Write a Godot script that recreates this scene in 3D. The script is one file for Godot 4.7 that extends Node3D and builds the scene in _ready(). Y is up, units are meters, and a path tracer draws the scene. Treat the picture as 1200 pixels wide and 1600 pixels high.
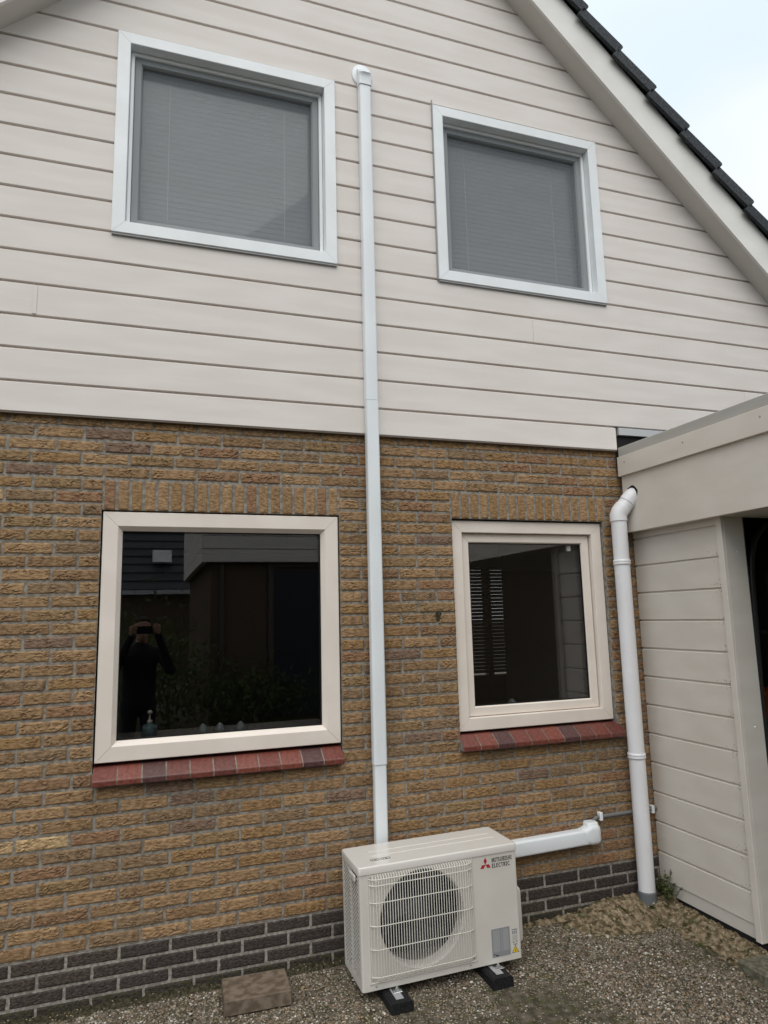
extends Node3D

var rng := RandomNumberGenerator.new()
var noi := FastNoiseLite.new()
var M := {}
const SL := 0.92678          # rise over run of the gable
const APEX_R := 6.7704       # right soffit line: y = APEX_R - SL * x
const APEX_L := 6.4560       # left soffit line:  y = APEX_L + SL * x
var cam_pos := Vector3(-1.1106, 1.6914, 3.5748)
var cam_right: Vector3
var cam_up: Vector3
var cam_fwd: Vector3

func _ready():
	rng.seed = 7
	noi.seed = 11
	noi.noise_type = FastNoiseLite.TYPE_SIMPLEX_SMOOTH
	noi.frequency = 1.0
	make_camera()
	make_light()
	make_materials()
	var house := thing("house", "brown brick house with cream clad gable above four windows", "house")
	build_house_shell(house)
	build_brickwork(house)
	build_cladding(house)
	build_roof(house)
	upper_window(house, -1.331, -0.130, 3.679, 4.849, 3)
	upper_window(house, 0.500, 1.700, 3.680, 4.845, 5)
	lower_window_fixed(house)
	lower_window_sash(house)
	build_garage()
	build_ground()
	build_outdoor_unit()
	build_ducts()
	build_downspout()
	build_small_things()
	build_opposite()
	build_person()
	print("done ", Time.get_ticks_msec())

# ------------------------------------------------------------------ camera, light
func make_camera():
	var yaw := deg_to_rad(19.119)
	var pitch := deg_to_rad(8.629)
	var roll := deg_to_rad(-1.444)
	cam_fwd = Vector3(sin(yaw) * cos(pitch), sin(pitch), -cos(yaw) * cos(pitch))
	var r := Vector3(cos(yaw), 0, sin(yaw))
	var u := r.cross(cam_fwd)
	cam_right = r * cos(roll) + u * sin(roll)
	cam_up = u * cos(roll) - r * sin(roll)
	var c := Camera3D.new()
	c.name = "camera"
	c.fov = rad_to_deg(2.0 * atan(800.0 / 1073.05))
	c.near = 0.05
	c.far = 400.0
	c.transform = Transform3D(Basis(cam_right, cam_up, -cam_fwd), cam_pos)
	add_child(c)
	c.current = true

func make_light():
	var e := Environment.new()
	e.background_mode = Environment.BG_SKY
	e.tonemap_mode = Environment.TONE_MAPPER_LINEAR
	e.tonemap_exposure = 1.13
	e.sdfgi_enabled = true
	e.ssao_enabled = true
	e.ssil_enabled = true
	var n := FastNoiseLite.new()
	n.seed = 5
	n.noise_type = FastNoiseLite.TYPE_SIMPLEX_SMOOTH
	n.frequency = 1.1
	n.fractal_octaves = 4
	var w := 768
	var h := 384
	var im := Image.create(w, h, false, Image.FORMAT_RGBF)
	for y in h:
		var el := PI / 2 - PI * (y + 0.5) / h
		for x in w:
			var az := TAU * (x + 0.5) / w
			var d := Vector3(cos(el) * sin(az), sin(el), cos(el) * cos(az))
			var q := Vector3(d.x, d.y * 1.6, d.z) * 1.5
			var v := clampf(0.5 + 0.75 * n.get_noise_3d(q.x, q.y, q.z), 0.0, 1.0)
			v = smoothstep(0.2, 0.8, v)
			var white := Color(0.97, 1.0, 1.02)
			var blue := Color(0.765, 0.88, 0.985)
			var c := blue.lerp(white, v)
			var lum := 0.80 + 0.22 * maxf(0.0, sin(el))
			im.set_pixel(x, y, Color(c.r * lum, c.g * lum, c.b * lum))
	var sm := PanoramaSkyMaterial.new()
	sm.panorama = ImageTexture.create_from_image(im)
	var sky := Sky.new()
	sky.sky_material = sm
	e.sky = sky
	var we := WorldEnvironment.new()
	we.name = "world_environment"
	we.environment = e
	add_child(we)
	var sun := DirectionalLight3D.new()
	sun.name = "sun"
	sun.light_energy = 0.5
	sun.light_angular_distance = 60.0
	sun.light_color = Color(1.0, 0.975, 0.94)
	sun.shadow_enabled = true
	add_child(sun)
	sun.look_at_from_position(Vector3(-1.3, 5.6, 3.9), Vector3.ZERO)

# ------------------------------------------------------------------ helpers
func thing(called: String, label: String, category: String, at := Vector3.ZERO, group := "") -> Node3D:
	var o := Node3D.new()
	o.name = called
	add_child(o, true)
	o.position = at
	tag(o, label, category, group)
	return o

func tag(o: Node, label: String, category: String, group := "", kind := ""):
	o.set_meta("label", label)
	o.set_meta("category", category)
	if group != "":
		o.set_meta("group", group)
	if kind != "":
		o.set_meta("kind", kind)

func part(called: String, parent: Node3D, at := Vector3.ZERO) -> Node3D:
	var o := Node3D.new()
	o.name = called
	parent.add_child(o, true)
	o.position = at
	return o

func nst(smooth := false) -> SurfaceTool:
	var st := SurfaceTool.new()
	st.begin(Mesh.PRIMITIVE_TRIANGLES)
	st.set_smooth_group(0 if smooth else -1)
	return st

func fin(st: SurfaceTool, called: String, m: Material, parent: Node3D) -> MeshInstance3D:
	st.generate_normals()
	return inst(st.commit(), called, m, parent)

func inst(mesh: Mesh, called: String, m: Material, parent: Node3D) -> MeshInstance3D:
	var o := MeshInstance3D.new()
	o.name = called
	o.mesh = mesh
	if m:
		o.material_override = m
	parent.add_child(o, true)
	return o

func tri(st: SurfaceTool, a: Vector3, b: Vector3, c: Vector3):   # counterclockwise from outside
	st.add_vertex(a)
	st.add_vertex(c)
	st.add_vertex(b)

func quad(st: SurfaceTool, a: Vector3, b: Vector3, c: Vector3, d: Vector3):
	tri(st, a, b, c)
	tri(st, a, c, d)

func poly(st: SurfaceTool, p: Array, ctr: Vector3):
	var mid := Vector3.ZERO
	for v in p:
		mid += v
	mid /= p.size()
	var n: Vector3 = (p[1] - p[0]).cross(p[2] - p[0])
	var q: Array = p.duplicate()
	if n.dot(mid - ctr) < 0:
		q.reverse()
	for i in range(1, q.size() - 1):
		tri(st, q[0], q[i], q[i + 1])

func box(st: SurfaceTool, lo: Vector3, hi: Vector3, ch := 0.0):
	var c := (lo + hi) / 2
	if ch <= 0.0:
		for ax in 3:
			for s in 2:
				var p := []
				for k in [[0, 0], [1, 0], [1, 1], [0, 1]]:
					var v := Vector3.ZERO
					v[ax] = hi[ax] if s else lo[ax]
					var b: int = (ax + 1) % 3
					var d: int = (ax + 2) % 3
					v[b] = hi[b] if k[0] else lo[b]
					v[d] = hi[d] if k[1] else lo[d]
					p.append(v)
				poly(st, p, c)
		return
	var corner := func(i: int, ax: int) -> Vector3:   # vertex of corner i that lies on the face across ax
		var v := Vector3.ZERO
		for a in 3:
			var high: bool = (i >> a) & 1
			v[a] = hi[a] if high else lo[a]
			if a != ax:
				v[a] += -ch if high else ch
		return v
	for ax in 3:
		var b: int = (ax + 1) % 3
		var d: int = (ax + 2) % 3
		for s in 2:
			var p := []
			for k in [[0, 0], [1, 0], [1, 1], [0, 1]]:
				p.append(corner.call((s << ax) | (k[0] << b) | (k[1] << d), ax))
			poly(st, p, c)
		for k in [[0, 0], [1, 0], [1, 1], [0, 1]]:   # edges along ax
			var i0: int = (k[0] << b) | (k[1] << d)
			var i1: int = i0 | (1 << ax)
			poly(st, [corner.call(i0, b), corner.call(i1, b), corner.call(i1, d), corner.call(i0, d)], c)
	for i in 8:
		poly(st, [corner.call(i, 0), corner.call(i, 1), corner.call(i, 2)], c)

func boxm(called: String, lo: Vector3, hi: Vector3, m: Material, parent: Node3D, ch := 0.0) -> MeshInstance3D:
	var st := nst()
	box(st, lo, hi, ch)
	return fin(st, called, m, parent)

# two congruent loops joined by sides and closed by caps
func prism(st: SurfaceTool, a: Array, b: Array, caps := true):
	var n := Vector3.ZERO
	for i in a.size():
		var p: Vector3 = a[i]
		var q: Vector3 = a[(i + 1) % a.size()]
		n += p.cross(q)
	var flip: bool = n.dot(b[0] - a[0]) < 0
	for i in a.size():
		var j: int = (i + 1) % a.size()
		if flip:
			quad(st, a[j], a[i], b[i], b[j])
		else:
			quad(st, a[i], a[j], b[j], b[i])
	if not caps:
		return
	n = n.normalized()
	var u: Vector3 = (a[1] - a[0]).normalized()
	var v := n.cross(u)
	var flat := PackedVector2Array()
	for p in a:
		flat.append(Vector2(u.dot(p - a[0]), v.dot(p - a[0])))
	var t := Geometry2D.triangulate_polygon(flat)
	var toward: Vector3 = b[0] - a[0]
	for i in range(0, t.size(), 3):
		for loop in 2:
			var src: Array = b if loop else a
			var p0: Vector3 = src[t[i]]
			var p1: Vector3 = src[t[i + 1]]
			var p2: Vector3 = src[t[i + 2]]
			var out: Vector3 = toward if loop else -toward
			if (p1 - p0).cross(p2 - p0).dot(out) < 0:
				tri(st, p0, p2, p1)
			else:
				tri(st, p0, p1, p2)

# profile of (y, z) points swept along x, with the ends cut by x(y)
func board_prism(st: SurfaceTool, prof: Array, left: Callable, right: Callable):
	var a := []
	var b := []
	for p in prof:
		a.append(Vector3(left.call(p.x), p.x, p.y))
		b.append(Vector3(right.call(p.x), p.x, p.y))
	prism(st, a, b)

func rings(st: SurfaceTool, loops: Array, close_start := true, close_end := true):   # skin over closed loops of equal size
	var n: int = loops[0].size()
	var c0 := Vector3.ZERO
	for v in loops[0]:
		c0 += v / n
	var c1 := Vector3.ZERO
	for v in loops[1]:
		c1 += v / n
	var area := Vector3.ZERO
	for i in n:
		area += (loops[0][i] - c0).cross(loops[0][(i + 1) % n] - c0)
	var flip: bool = area.dot(c1 - c0) < 0
	for k in loops.size() - 1:
		for i in n:
			var j: int = (i + 1) % n
			var a: Vector3 = loops[k][i]
			var b: Vector3 = loops[k][j]
			var c: Vector3 = loops[k + 1][j]
			var d: Vector3 = loops[k + 1][i]
			if flip:
				quad(st, b, a, d, c)
			else:
				quad(st, a, b, c, d)
	st.set_smooth_group(-1)
	for e in 2:
		if (e == 0 and close_start) or (e == 1 and close_end):
			var l: Array = loops[0] if e == 0 else loops[-1]
			var inner: Array = loops[1] if e == 0 else loops[-2]
			var cc := Vector3.ZERO
			for v in inner:
				cc += v / n
			poly(st, l, cc)
	st.set_smooth_group(0)

func tube(st: SurfaceTool, pts: Array, radii: Array, n := 16, closed := true):
	var loops := []
	var side := Vector3.ZERO
	for k in pts.size():
		var d: Vector3 = (pts[min(k + 1, pts.size() - 1)] - pts[max(k - 1, 0)]).normalized()
		if side == Vector3.ZERO:
			side = d.cross(Vector3.UP if absf(d.y) < 0.9 else Vector3.RIGHT).normalized()
		side = (side - d * side.dot(d)).normalized()
		var other := d.cross(side)
		var l := []
		var r: float = radii[min(k, radii.size() - 1)]
		for i in n:
			var a := TAU * i / n
			l.append(pts[k] + (side * cos(a) + other * sin(a)) * r)
		loops.append(l)
	rings(st, loops, closed, closed)

func lathe(st: SurfaceTool, prof: Array, at: Vector3, n := 20):   # prof of (radius, y)
	var loops := []
	for p in prof:
		var l := []
		for i in n:
			var a := TAU * i / n
			l.append(at + Vector3(cos(a) * maxf(p.x, 0.0003), p.y, sin(a) * maxf(p.x, 0.0003)))
		loops.append(l)
	rings(st, loops)

func rrect(w: float, h: float, r: float, seg := 4) -> Array:   # rounded rectangle, centred
	var out := []
	for q in [[1, 1, 0.0], [-1, 1, PI / 2], [-1, -1, PI], [1, -1, PI * 1.5]]:
		for k in seg + 1:
			var a: float = q[2] + PI / 2 * k / seg
			out.append(Vector2(q[0] * (w / 2 - r) + cos(a) * r, q[1] * (h / 2 - r) + sin(a) * r))
	return out

# ------------------------------------------------------------------ materials
func lin(r: float, g: float, b: float) -> Color:
	return Color(r, g, b).linear_to_srgb()

func noise_tex(sd: int, freq: float, c0: Color, c1: Color, oct := 4, lo := 0.3, hi := 0.7, size := 512, typ := FastNoiseLite.TYPE_SIMPLEX_SMOOTH) -> NoiseTexture2D:
	var n := FastNoiseLite.new()
	n.seed = sd
	n.noise_type = typ
	n.frequency = freq
	n.fractal_octaves = oct
	var t := NoiseTexture2D.new()
	t.width = size
	t.height = size
	t.seamless = true
	t.noise = n
	var g := Gradient.new()
	g.offsets = PackedFloat32Array([lo, hi])
	g.colors = PackedColorArray([c0, c1])
	t.color_ramp = g
	return t

func pm(c: Color, rough: float, spec := 0.5) -> StandardMaterial3D:
	var m := StandardMaterial3D.new()
	m.albedo_color = c
	m.roughness = rough
	m.metallic_specular = spec
	return m

func textured(m: StandardMaterial3D, t: Texture2D, scale: Vector3, bump: Texture2D = null, depth := 0.1):
	m.albedo_texture = t
	m.uv1_triplanar = true
	m.uv1_world_triplanar = true
	m.uv1_scale = scale
	if bump:
		m.heightmap_enabled = true
		m.heightmap_texture = bump
		m.heightmap_scale = depth

func flecked(m: StandardMaterial3D, colour: Texture2D, mask: Texture2D, scale: Vector3):
	m.detail_enabled = true
	m.detail_blend_mode = BaseMaterial3D.BLEND_MODE_MIX
	m.detail_albedo = colour
	m.detail_mask = mask
	m.detail_uv_layer = BaseMaterial3D.DETAIL_UV_2
	m.uv2_triplanar = true
	m.uv2_world_triplanar = true
	m.uv2_scale = scale

func make_materials():
	var mottle := noise_tex(1, 0.018, Color(0.80, 0.78, 0.76), Color(1, 1, 1), 5, 0.28, 0.72)
	var faint := noise_tex(2, 0.008, Color(0.978, 0.976, 0.972), Color(1, 1, 1), 5, 0.3, 0.7)
	var grain := noise_tex(3, 0.05, Color(0, 0, 0), Color(1, 1, 1), 4, 0.25, 0.75)
	var brick_tex := noise_tex(4, 0.022, Color(0.76, 0.74, 0.72), Color(1.0, 1.0, 1.0), 4, 0.28, 0.70)
	var sand := noise_tex(31, 0.05, Color(0.72, 0.56, 0.36), Color(0.82, 0.70, 0.50), 3)
	var sand_mask := noise_tex(32, 0.035, Color(0, 0, 0), Color(0.6, 0.6, 0.6), 4, 0.76, 0.86)
	var dark_tex := noise_tex(5, 0.03, Color(0.62, 0.62, 0.64), Color(1, 1, 1), 5, 0.25, 0.75)
	M.mottle = mottle
	M.grain = grain
	# brick tones, linear base colours
	var tones := [Vector3(0.300, 0.200, 0.105), Vector3(0.330, 0.222, 0.118), Vector3(0.275, 0.182, 0.098), Vector3(0.310, 0.200, 0.095), Vector3(0.365, 0.245, 0.130), Vector3(0.295, 0.180, 0.102), Vector3(0.262, 0.185, 0.108), Vector3(0.290, 0.202, 0.104), Vector3(0.275, 0.176, 0.100), Vector3(0.230, 0.160, 0.112)]
	M.bricks = []
	for t in tones:
		var m := pm(lin(t.x * 1.08, t.y * 1.05, t.z * 1.10), 0.92, 0.25)
		textured(m, brick_tex, Vector3(2.4, 7, 4))
		flecked(m, sand, sand_mask, Vector3(3, 4, 3))
		M.bricks.append(m)
	M.pale_brick = pm(lin(0.56, 0.40, 0.22), 0.9, 0.25)
	textured(M.pale_brick, brick_tex, Vector3(2.4, 7, 4))
	M.plinth = []
	for t in [Vector3(0.094, 0.074, 0.062), Vector3(0.079, 0.064, 0.055), Vector3(0.104, 0.082, 0.067), Vector3(0.087, 0.073, 0.063)]:
		var m := pm(lin(t.x, t.y, t.z), 0.75, 0.35)
		textured(m, dark_tex, Vector3(3, 7, 4))
		M.plinth.append(m)
	M.plinth_mossy = pm(lin(0.078, 0.067, 0.060), 0.85, 0.25)
	textured(M.plinth_mossy, dark_tex, Vector3(3, 7, 4))
	flecked(M.plinth_mossy, noise_tex(33, 0.04, Color(0.20, 0.20, 0.12), Color(0.30, 0.30, 0.18), 4), noise_tex(34, 0.02, Color(0, 0, 0), Color(0.9, 0.9, 0.9), 5, 0.45, 0.66), Vector3(2.5, 3.5, 2.5))
	M.mortar = pm(lin(0.305, 0.285, 0.250), 0.95, 0.2)
	textured(M.mortar, mottle, Vector3(3, 3, 3))
	M.plinth_mortar = pm(lin(0.365, 0.345, 0.310), 0.95, 0.2)
	textured(M.plinth_mortar, mottle, Vector3(4, 4, 4))
	M.sill = []
	for t in [Vector3(0.190, 0.054, 0.040), Vector3(0.222, 0.064, 0.045), Vector3(0.105, 0.048, 0.046), Vector3(0.160, 0.050, 0.040)]:
		var m := pm(lin(t.x, t.y, t.z), 0.42, 0.5)
		textured(m, mottle, Vector3(5, 5, 5))
		M.sill.append(m)
	M.clad = pm(lin(0.755, 0.703, 0.662), 0.55, 0.4)
	textured(M.clad, faint, Vector3(0.35, 2.2, 0.5))
	M.annex_clad = pm(lin(0.725, 0.672, 0.61), 0.55, 0.4)
	textured(M.annex_clad, faint, Vector3(0.6, 1.5, 0.6))
	var algae := noise_tex(21, 0.02, Color(0, 0, 0), Color(1, 1, 1), 4, 0.62, 0.78)
	M.annex_post = pm(lin(0.68, 0.645, 0.59), 0.5, 0.4)
	textured(M.annex_post, faint, Vector3(0.6, 1.5, 0.6))
	M.alga = pm(lin(0.20, 0.185, 0.14), 0.9, 0.2)
	textured(M.alga, algae, Vector3(4, 4, 4))
	M.fascia = pm(lin(0.80, 0.785, 0.745), 0.45, 0.45)
	textured(M.fascia, faint, Vector3(0.6, 0.9, 0.6))
	M.soffit = pm(lin(0.66, 0.635, 0.585), 0.6, 0.4)
	textured(M.soffit, faint, Vector3(0.6, 0.9, 0.6))
	M.batten = pm(lin(0.20, 0.17, 0.14), 0.9, 0.2)
	M.trim = pm(lin(0.82, 0.85, 0.87), 0.35, 0.5)
	textured(M.trim, faint, Vector3(0.8, 0.8, 0.8))
	M.bead = pm(lin(0.85, 0.87, 0.88), 0.35, 0.5)
	M.screen_frame = pm(lin(0.27, 0.285, 0.295), 0.6, 0.4)
	M.screen = pm(Color(lin(0.27, 0.295, 0.315), 0.51), 0.9, 0.1)
	M.screen.transparency = BaseMaterial3D.TRANSPARENCY_ALPHA
	M.blind = pm(lin(0.74, 0.74, 0.74), 0.6, 0.4)
	M.frame = pm(lin(0.79, 0.715, 0.645), 0.42, 0.45)
	textured(M.frame, faint, Vector3(0.8, 0.8, 0.8))
	M.rubber = pm(lin(0.012, 0.012, 0.012), 0.7, 0.3)
	M.glass = pm(Color(0.02, 0.02, 0.02, 0.02), 0.0, 0.5)
	M.glass.transparency = BaseMaterial3D.TRANSPARENCY_ALPHA
	M.pipe_grey = pm(lin(0.17, 0.17, 0.165), 0.6, 0.4)
	M.tile = []
	for t in [Vector3(0.050, 0.060, 0.066), Vector3(0.044, 0.053, 0.060), Vector3(0.058, 0.067, 0.070)]:
		var m := pm(lin(t.x, t.y, t.z), 0.7, 0.4)
		textured(m, dark_tex, Vector3(3, 3, 3))
		M.tile.append(m)
	M.tar = pm(lin(0.018, 0.018, 0.019), 0.85, 0.3)
	M.alu = pm(lin(0.50, 0.51, 0.52), 0.45, 0.5)
	M.zinc = pm(lin(0.34, 0.345, 0.35), 0.5, 0.5)
	M.roof_edge = pm(lin(0.44, 0.425, 0.395), 0.5, 0.45)
	textured(M.roof_edge, faint, Vector3(1.2, 3, 0.6))
	M.white_pvc = pm(lin(0.80, 0.84, 0.87), 0.32, 0.5)
	textured(M.white_pvc, faint, Vector3(0.7, 0.4, 0.7))
	M.pvc_pipe = pm(lin(0.83, 0.83, 0.855), 0.33, 0.5)
	textured(M.pvc_pipe, faint, Vector3(1.2, 0.7, 1.2))
	M.grey_pvc = pm(lin(0.145, 0.155, 0.165), 0.5, 0.4)
	M.unit = pm(lin(0.655, 0.628, 0.585), 0.38, 0.5)
	textured(M.unit, faint, Vector3(0.8, 0.8, 0.8))
	M.unit_lid = pm(lin(0.67, 0.645, 0.605), 0.14, 0.55)
	M.dark = pm(lin(0.085, 0.088, 0.092), 0.6, 0.3)
	M.fan = pm(lin(0.055, 0.057, 0.060), 0.5, 0.4)
	M.wire = pm(lin(0.72, 0.69, 0.63), 0.4, 0.5)
	M.chrome = pm(lin(0.62, 0.63, 0.64), 0.25, 0.5)
	M.chrome.metallic = 1.0
	M.red_print = pm(lin(0.42, 0.02, 0.035), 0.5)
	M.black_print = pm(lin(0.02, 0.02, 0.02), 0.5)
	M.grey_print = pm(lin(0.26, 0.265, 0.28), 0.5)
	M.mid_print = pm(lin(0.33, 0.33, 0.345), 0.5)
	M.yellow = pm(lin(0.75, 0.56, 0.03), 0.5)
	M.block = pm(lin(0.020, 0.020, 0.022), 0.75, 0.35)
	textured(M.block, dark_tex, Vector3(5, 5, 5), grain, 0.05)
	M.paver = pm(lin(0.205, 0.160, 0.122), 0.9, 0.25)
	textured(M.paver, noise_tex(8, 0.02, Color(0.78, 0.77, 0.75), Color(1, 1, 1), 5, 0.3, 0.7), Vector3(1.6, 1.6, 1.6))
	M.slab = pm(lin(0.125, 0.108, 0.085), 0.95, 0.2)
	textured(M.slab, noise_tex(9, 0.02, Color(0.72, 0.72, 0.68), Color(1, 1, 1), 6, 0.3, 0.7), Vector3(1.7, 1.7, 1.7))
	flecked(M.slab, noise_tex(35, 0.04, Color(0.22, 0.22, 0.15), Color(0.33, 0.33, 0.23), 4), noise_tex(36, 0.012, Color(0, 0, 0), Color(0.8, 0.8, 0.8), 5, 0.55, 0.72), Vector3(1.1, 1.1, 1.1))
	M.pebble = pm(Color.WHITE, 0.6, 0.4)
	M.pebble.vertex_color_use_as_albedo = true
	M.soil = pm(lin(0.33, 0.265, 0.180), 0.98, 0.15)
	textured(M.soil, noise_tex(10, 0.03, Color(0.55, 0.52, 0.47), Color(1, 1, 1), 6, 0.3, 0.68), Vector3(1.6, 1.6, 1.6), grain, 0.10)
	flecked(M.soil, noise_tex(12, 0.04, Color(0.10, 0.10, 0.05), Color(0.22, 0.23, 0.11), 4), noise_tex(13, 0.014, Color(0, 0, 0), Color(1, 1, 1), 4, 0.60, 0.72), Vector3(2.2, 2.2, 2.2))
	M.moss = pm(lin(0.082, 0.074, 0.050), 0.98, 0.15)
	textured(M.moss, noise_tex(14, 0.03, Color(0.55, 0.54, 0.50), Color(1, 1, 1), 6, 0.3, 0.7), Vector3(3, 3, 3), grain, 0.10)
	M.concrete = pm(lin(0.19, 0.185, 0.14), 0.95, 0.2)
	textured(M.concrete, mottle, Vector3(3, 3, 3), grain, 0.15)
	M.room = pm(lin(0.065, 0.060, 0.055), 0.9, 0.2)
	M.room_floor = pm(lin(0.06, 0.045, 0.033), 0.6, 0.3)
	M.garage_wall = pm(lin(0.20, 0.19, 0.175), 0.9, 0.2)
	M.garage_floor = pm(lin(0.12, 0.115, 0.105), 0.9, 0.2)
	M.black_paint = pm(lin(0.028, 0.030, 0.036), 0.5, 0.4)
	M.black_plastic = pm(lin(0.035, 0.036, 0.038), 0.35, 0.5)
	M.rack = pm(lin(0.10, 0.085, 0.07), 0.7, 0.3)
	M.leaf = pm(lin(0.075, 0.095, 0.035), 0.7, 0.3)
	M.leaf.backlight_enabled = true
	M.leaf.backlight = lin(0.05, 0.07, 0.02)
	M.stem = pm(lin(0.10, 0.085, 0.04), 0.8, 0.3)

# ------------------------------------------------------------------ house
func build_house_shell(house: Node3D):
	# brick inner leaf: pieces round the two openings, the mortar that shows between the bricks
	var wall := part("brick_wall", house)
	M.wall_node = wall
	var y0 := 0.250
	var y1 := 2.735
	var zf := -0.0055
	var zb := -0.115
	var xs := [-4.05, -1.329, -0.129, 0.541, 1.574, 1.92]
	var st := nst()
	for i in 5:
		if i == 1 or i == 3:
			box(st, Vector3(xs[i], y0, zb), Vector3(xs[i + 1], 1.0, zf))
			box(st, Vector3(xs[i], 2.241, zb), Vector3(xs[i + 1], y1, zf))
		else:
			box(st, Vector3(xs[i], y0, zb), Vector3(xs[i + 1], y1, zf))
	fin(st, "mortar", M.mortar, wall)
	var pl := part("plinth", house)
	M.plinth_node = pl
	boxm("mortar", Vector3(-4.05, -0.30, zb), Vector3(1.92, 0.2485, -0.0045), M.plinth_mortar, pl)
	# rooms behind the windows
	var rm := part("room", house)
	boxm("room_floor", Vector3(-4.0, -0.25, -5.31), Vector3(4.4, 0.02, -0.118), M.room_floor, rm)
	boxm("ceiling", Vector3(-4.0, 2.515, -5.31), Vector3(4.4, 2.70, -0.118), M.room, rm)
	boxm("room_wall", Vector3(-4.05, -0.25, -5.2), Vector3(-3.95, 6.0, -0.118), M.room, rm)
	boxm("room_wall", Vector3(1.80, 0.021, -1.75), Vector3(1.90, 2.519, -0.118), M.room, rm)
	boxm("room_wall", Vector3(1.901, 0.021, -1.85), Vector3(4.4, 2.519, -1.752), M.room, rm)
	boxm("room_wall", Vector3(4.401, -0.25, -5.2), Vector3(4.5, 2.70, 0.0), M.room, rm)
	# rear wall with a glazed opening that shows through the right window
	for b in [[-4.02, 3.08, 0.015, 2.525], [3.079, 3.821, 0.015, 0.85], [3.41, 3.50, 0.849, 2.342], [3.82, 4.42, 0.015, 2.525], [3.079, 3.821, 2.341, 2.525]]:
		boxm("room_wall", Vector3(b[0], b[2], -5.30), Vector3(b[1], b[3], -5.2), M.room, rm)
	var sb := nst()
	for k in 30:
		var y := 0.88 + k * 0.049
		for xx in [[3.06, 3.43], [3.48, 3.84]]:
			prism(sb, [Vector3(xx[0], y, -5.19), Vector3(xx[0], y + 0.002, -5.19), Vector3(xx[0], y + 0.047, -5.175), Vector3(xx[0], y + 0.045, -5.175)], [Vector3(xx[1], y, -5.19), Vector3(xx[1], y + 0.002, -5.19), Vector3(xx[1], y + 0.047, -5.175), Vector3(xx[1], y + 0.045, -5.175)])
	var bl := fin(sb, "rear_blind", pmc(0.10, 0.10, 0.095), rm)
	bl.set_meta("kind", "stuff")
	# upper floor: partition behind the blinds and closing walls
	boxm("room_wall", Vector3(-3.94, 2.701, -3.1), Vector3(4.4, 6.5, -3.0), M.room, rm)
	# inner leaf of the gable, round the upper openings
	var g := nst()
	var gz0 := -0.115
	var gz1 := 0.009
	var lx := func(y: float) -> float: return (y - APEX_L) / SL
	var rx := func(y: float) -> float: return (APEX_R - y) / SL
	var cuts := [[-1.2695, -0.1915], [0.5615, 1.6385]]
	var bands := [[2.738, 3.735, false], [3.735, 4.787, true], [4.787, 6.60, false]]
	for b in bands:
		var spans := []
		if b[2]:
			spans = [[null, cuts[0][0]], [cuts[0][1], cuts[1][0]], [cuts[1][1], null]]
		else:
			spans = [[null, null]]
		for s in spans:
			var prof := [Vector2(b[0], gz0), Vector2(b[0], gz1), Vector2(b[1], gz1), Vector2(b[1], gz0)]
			var fl: Callable = lx if s[0] == null else func(_y): return s[0]
			var fr: Callable = rx if s[1] == null else func(_y): return s[1]
			board_prism(g, prof, fl, fr)
	fin(g, "gable_backing", M.batten, house)

# one brick shape: a face with folds, edges rounded and a little uneven
func brick_mesh(sd: float, w: float, h: float, fold: float, nx := 46, ny := 20) -> ArrayMesh:
	var st := nst(true)
	var grid := []
	var taper := 0.5 + 0.5 * noi.get_noise_2d(sd * 3.1, 90.0)
	for j in ny + 1:
		var row := []
		for i in nx + 1:
			var u := float(i) / nx
			var v := float(j) / ny
			var x := (u - 0.5) * w
			var y := (v - 0.5) * h
			var q := noi.get_noise_2d(x * 11.0 + sd * 7.7, y * 16.0 + sd)
			var q2 := noi.get_noise_2d(x * 30.0 + sd * 5.3, y * 26.0 - sd * 2.0)
			var band := y / 0.024 + q * 2.0 + q2 * 0.35 + sd
			var saw := band - floorf(band)
			var strength := smoothstep(-0.20, 0.20, noi.get_noise_2d(x * 12.0 - sd * 4.0, y * 15.0 + 50.0 + sd))
			var crease := smoothstep(0.17, 0.02, minf(saw, 1.0 - saw))      # a narrow crease, with a swollen lip above it
			var lip := pow(1.0 - saw, 3.0) * (1.0 - crease)
			var z := fold * (0.75 * lip - crease) * strength + fold * 0.12 * q2 + 0.0012 * taper * q
			var ex := minf(u, 1.0 - u) * w
			var ey := minf(v, 1.0 - v) * h
			var e := minf(ex, ey)
			z -= 0.0045 * pow(clampf(1.0 - e / 0.007, 0.0, 1.0), 2.0)
			if i == 0 or i == nx:
				x += 0.0022 * noi.get_noise_2d(y * 60.0 + sd, i + sd)
			if j == 0 or j == ny:
				y += 0.0016 * noi.get_noise_2d(x * 45.0 + sd, j * 3.0 - sd)
			row.append(Vector3(x, y, z))
		grid.append(row)
	for j in ny:
		for i in nx:
			quad(st, grid[j][i], grid[j][i + 1], grid[j + 1][i + 1], grid[j + 1][i])
	st.set_smooth_group(-1)
	var back := Vector3(0, 0, -0.05)
	for i in nx:
		quad(st, grid[0][i + 1], grid[0][i], grid[0][i] + back, grid[0][i + 1] + back)
		quad(st, grid[ny][i], grid[ny][i + 1], grid[ny][i + 1] + back, grid[ny][i] + back)
	for j in ny:
		quad(st, grid[j][0], grid[j + 1][0], grid[j + 1][0] + back, grid[j][0] + back)
		quad(st, grid[j + 1][nx], grid[j][nx], grid[j][nx] + back, grid[j + 1][nx] + back)
	st.index()
	st.generate_normals()
	return st.commit()

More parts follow.
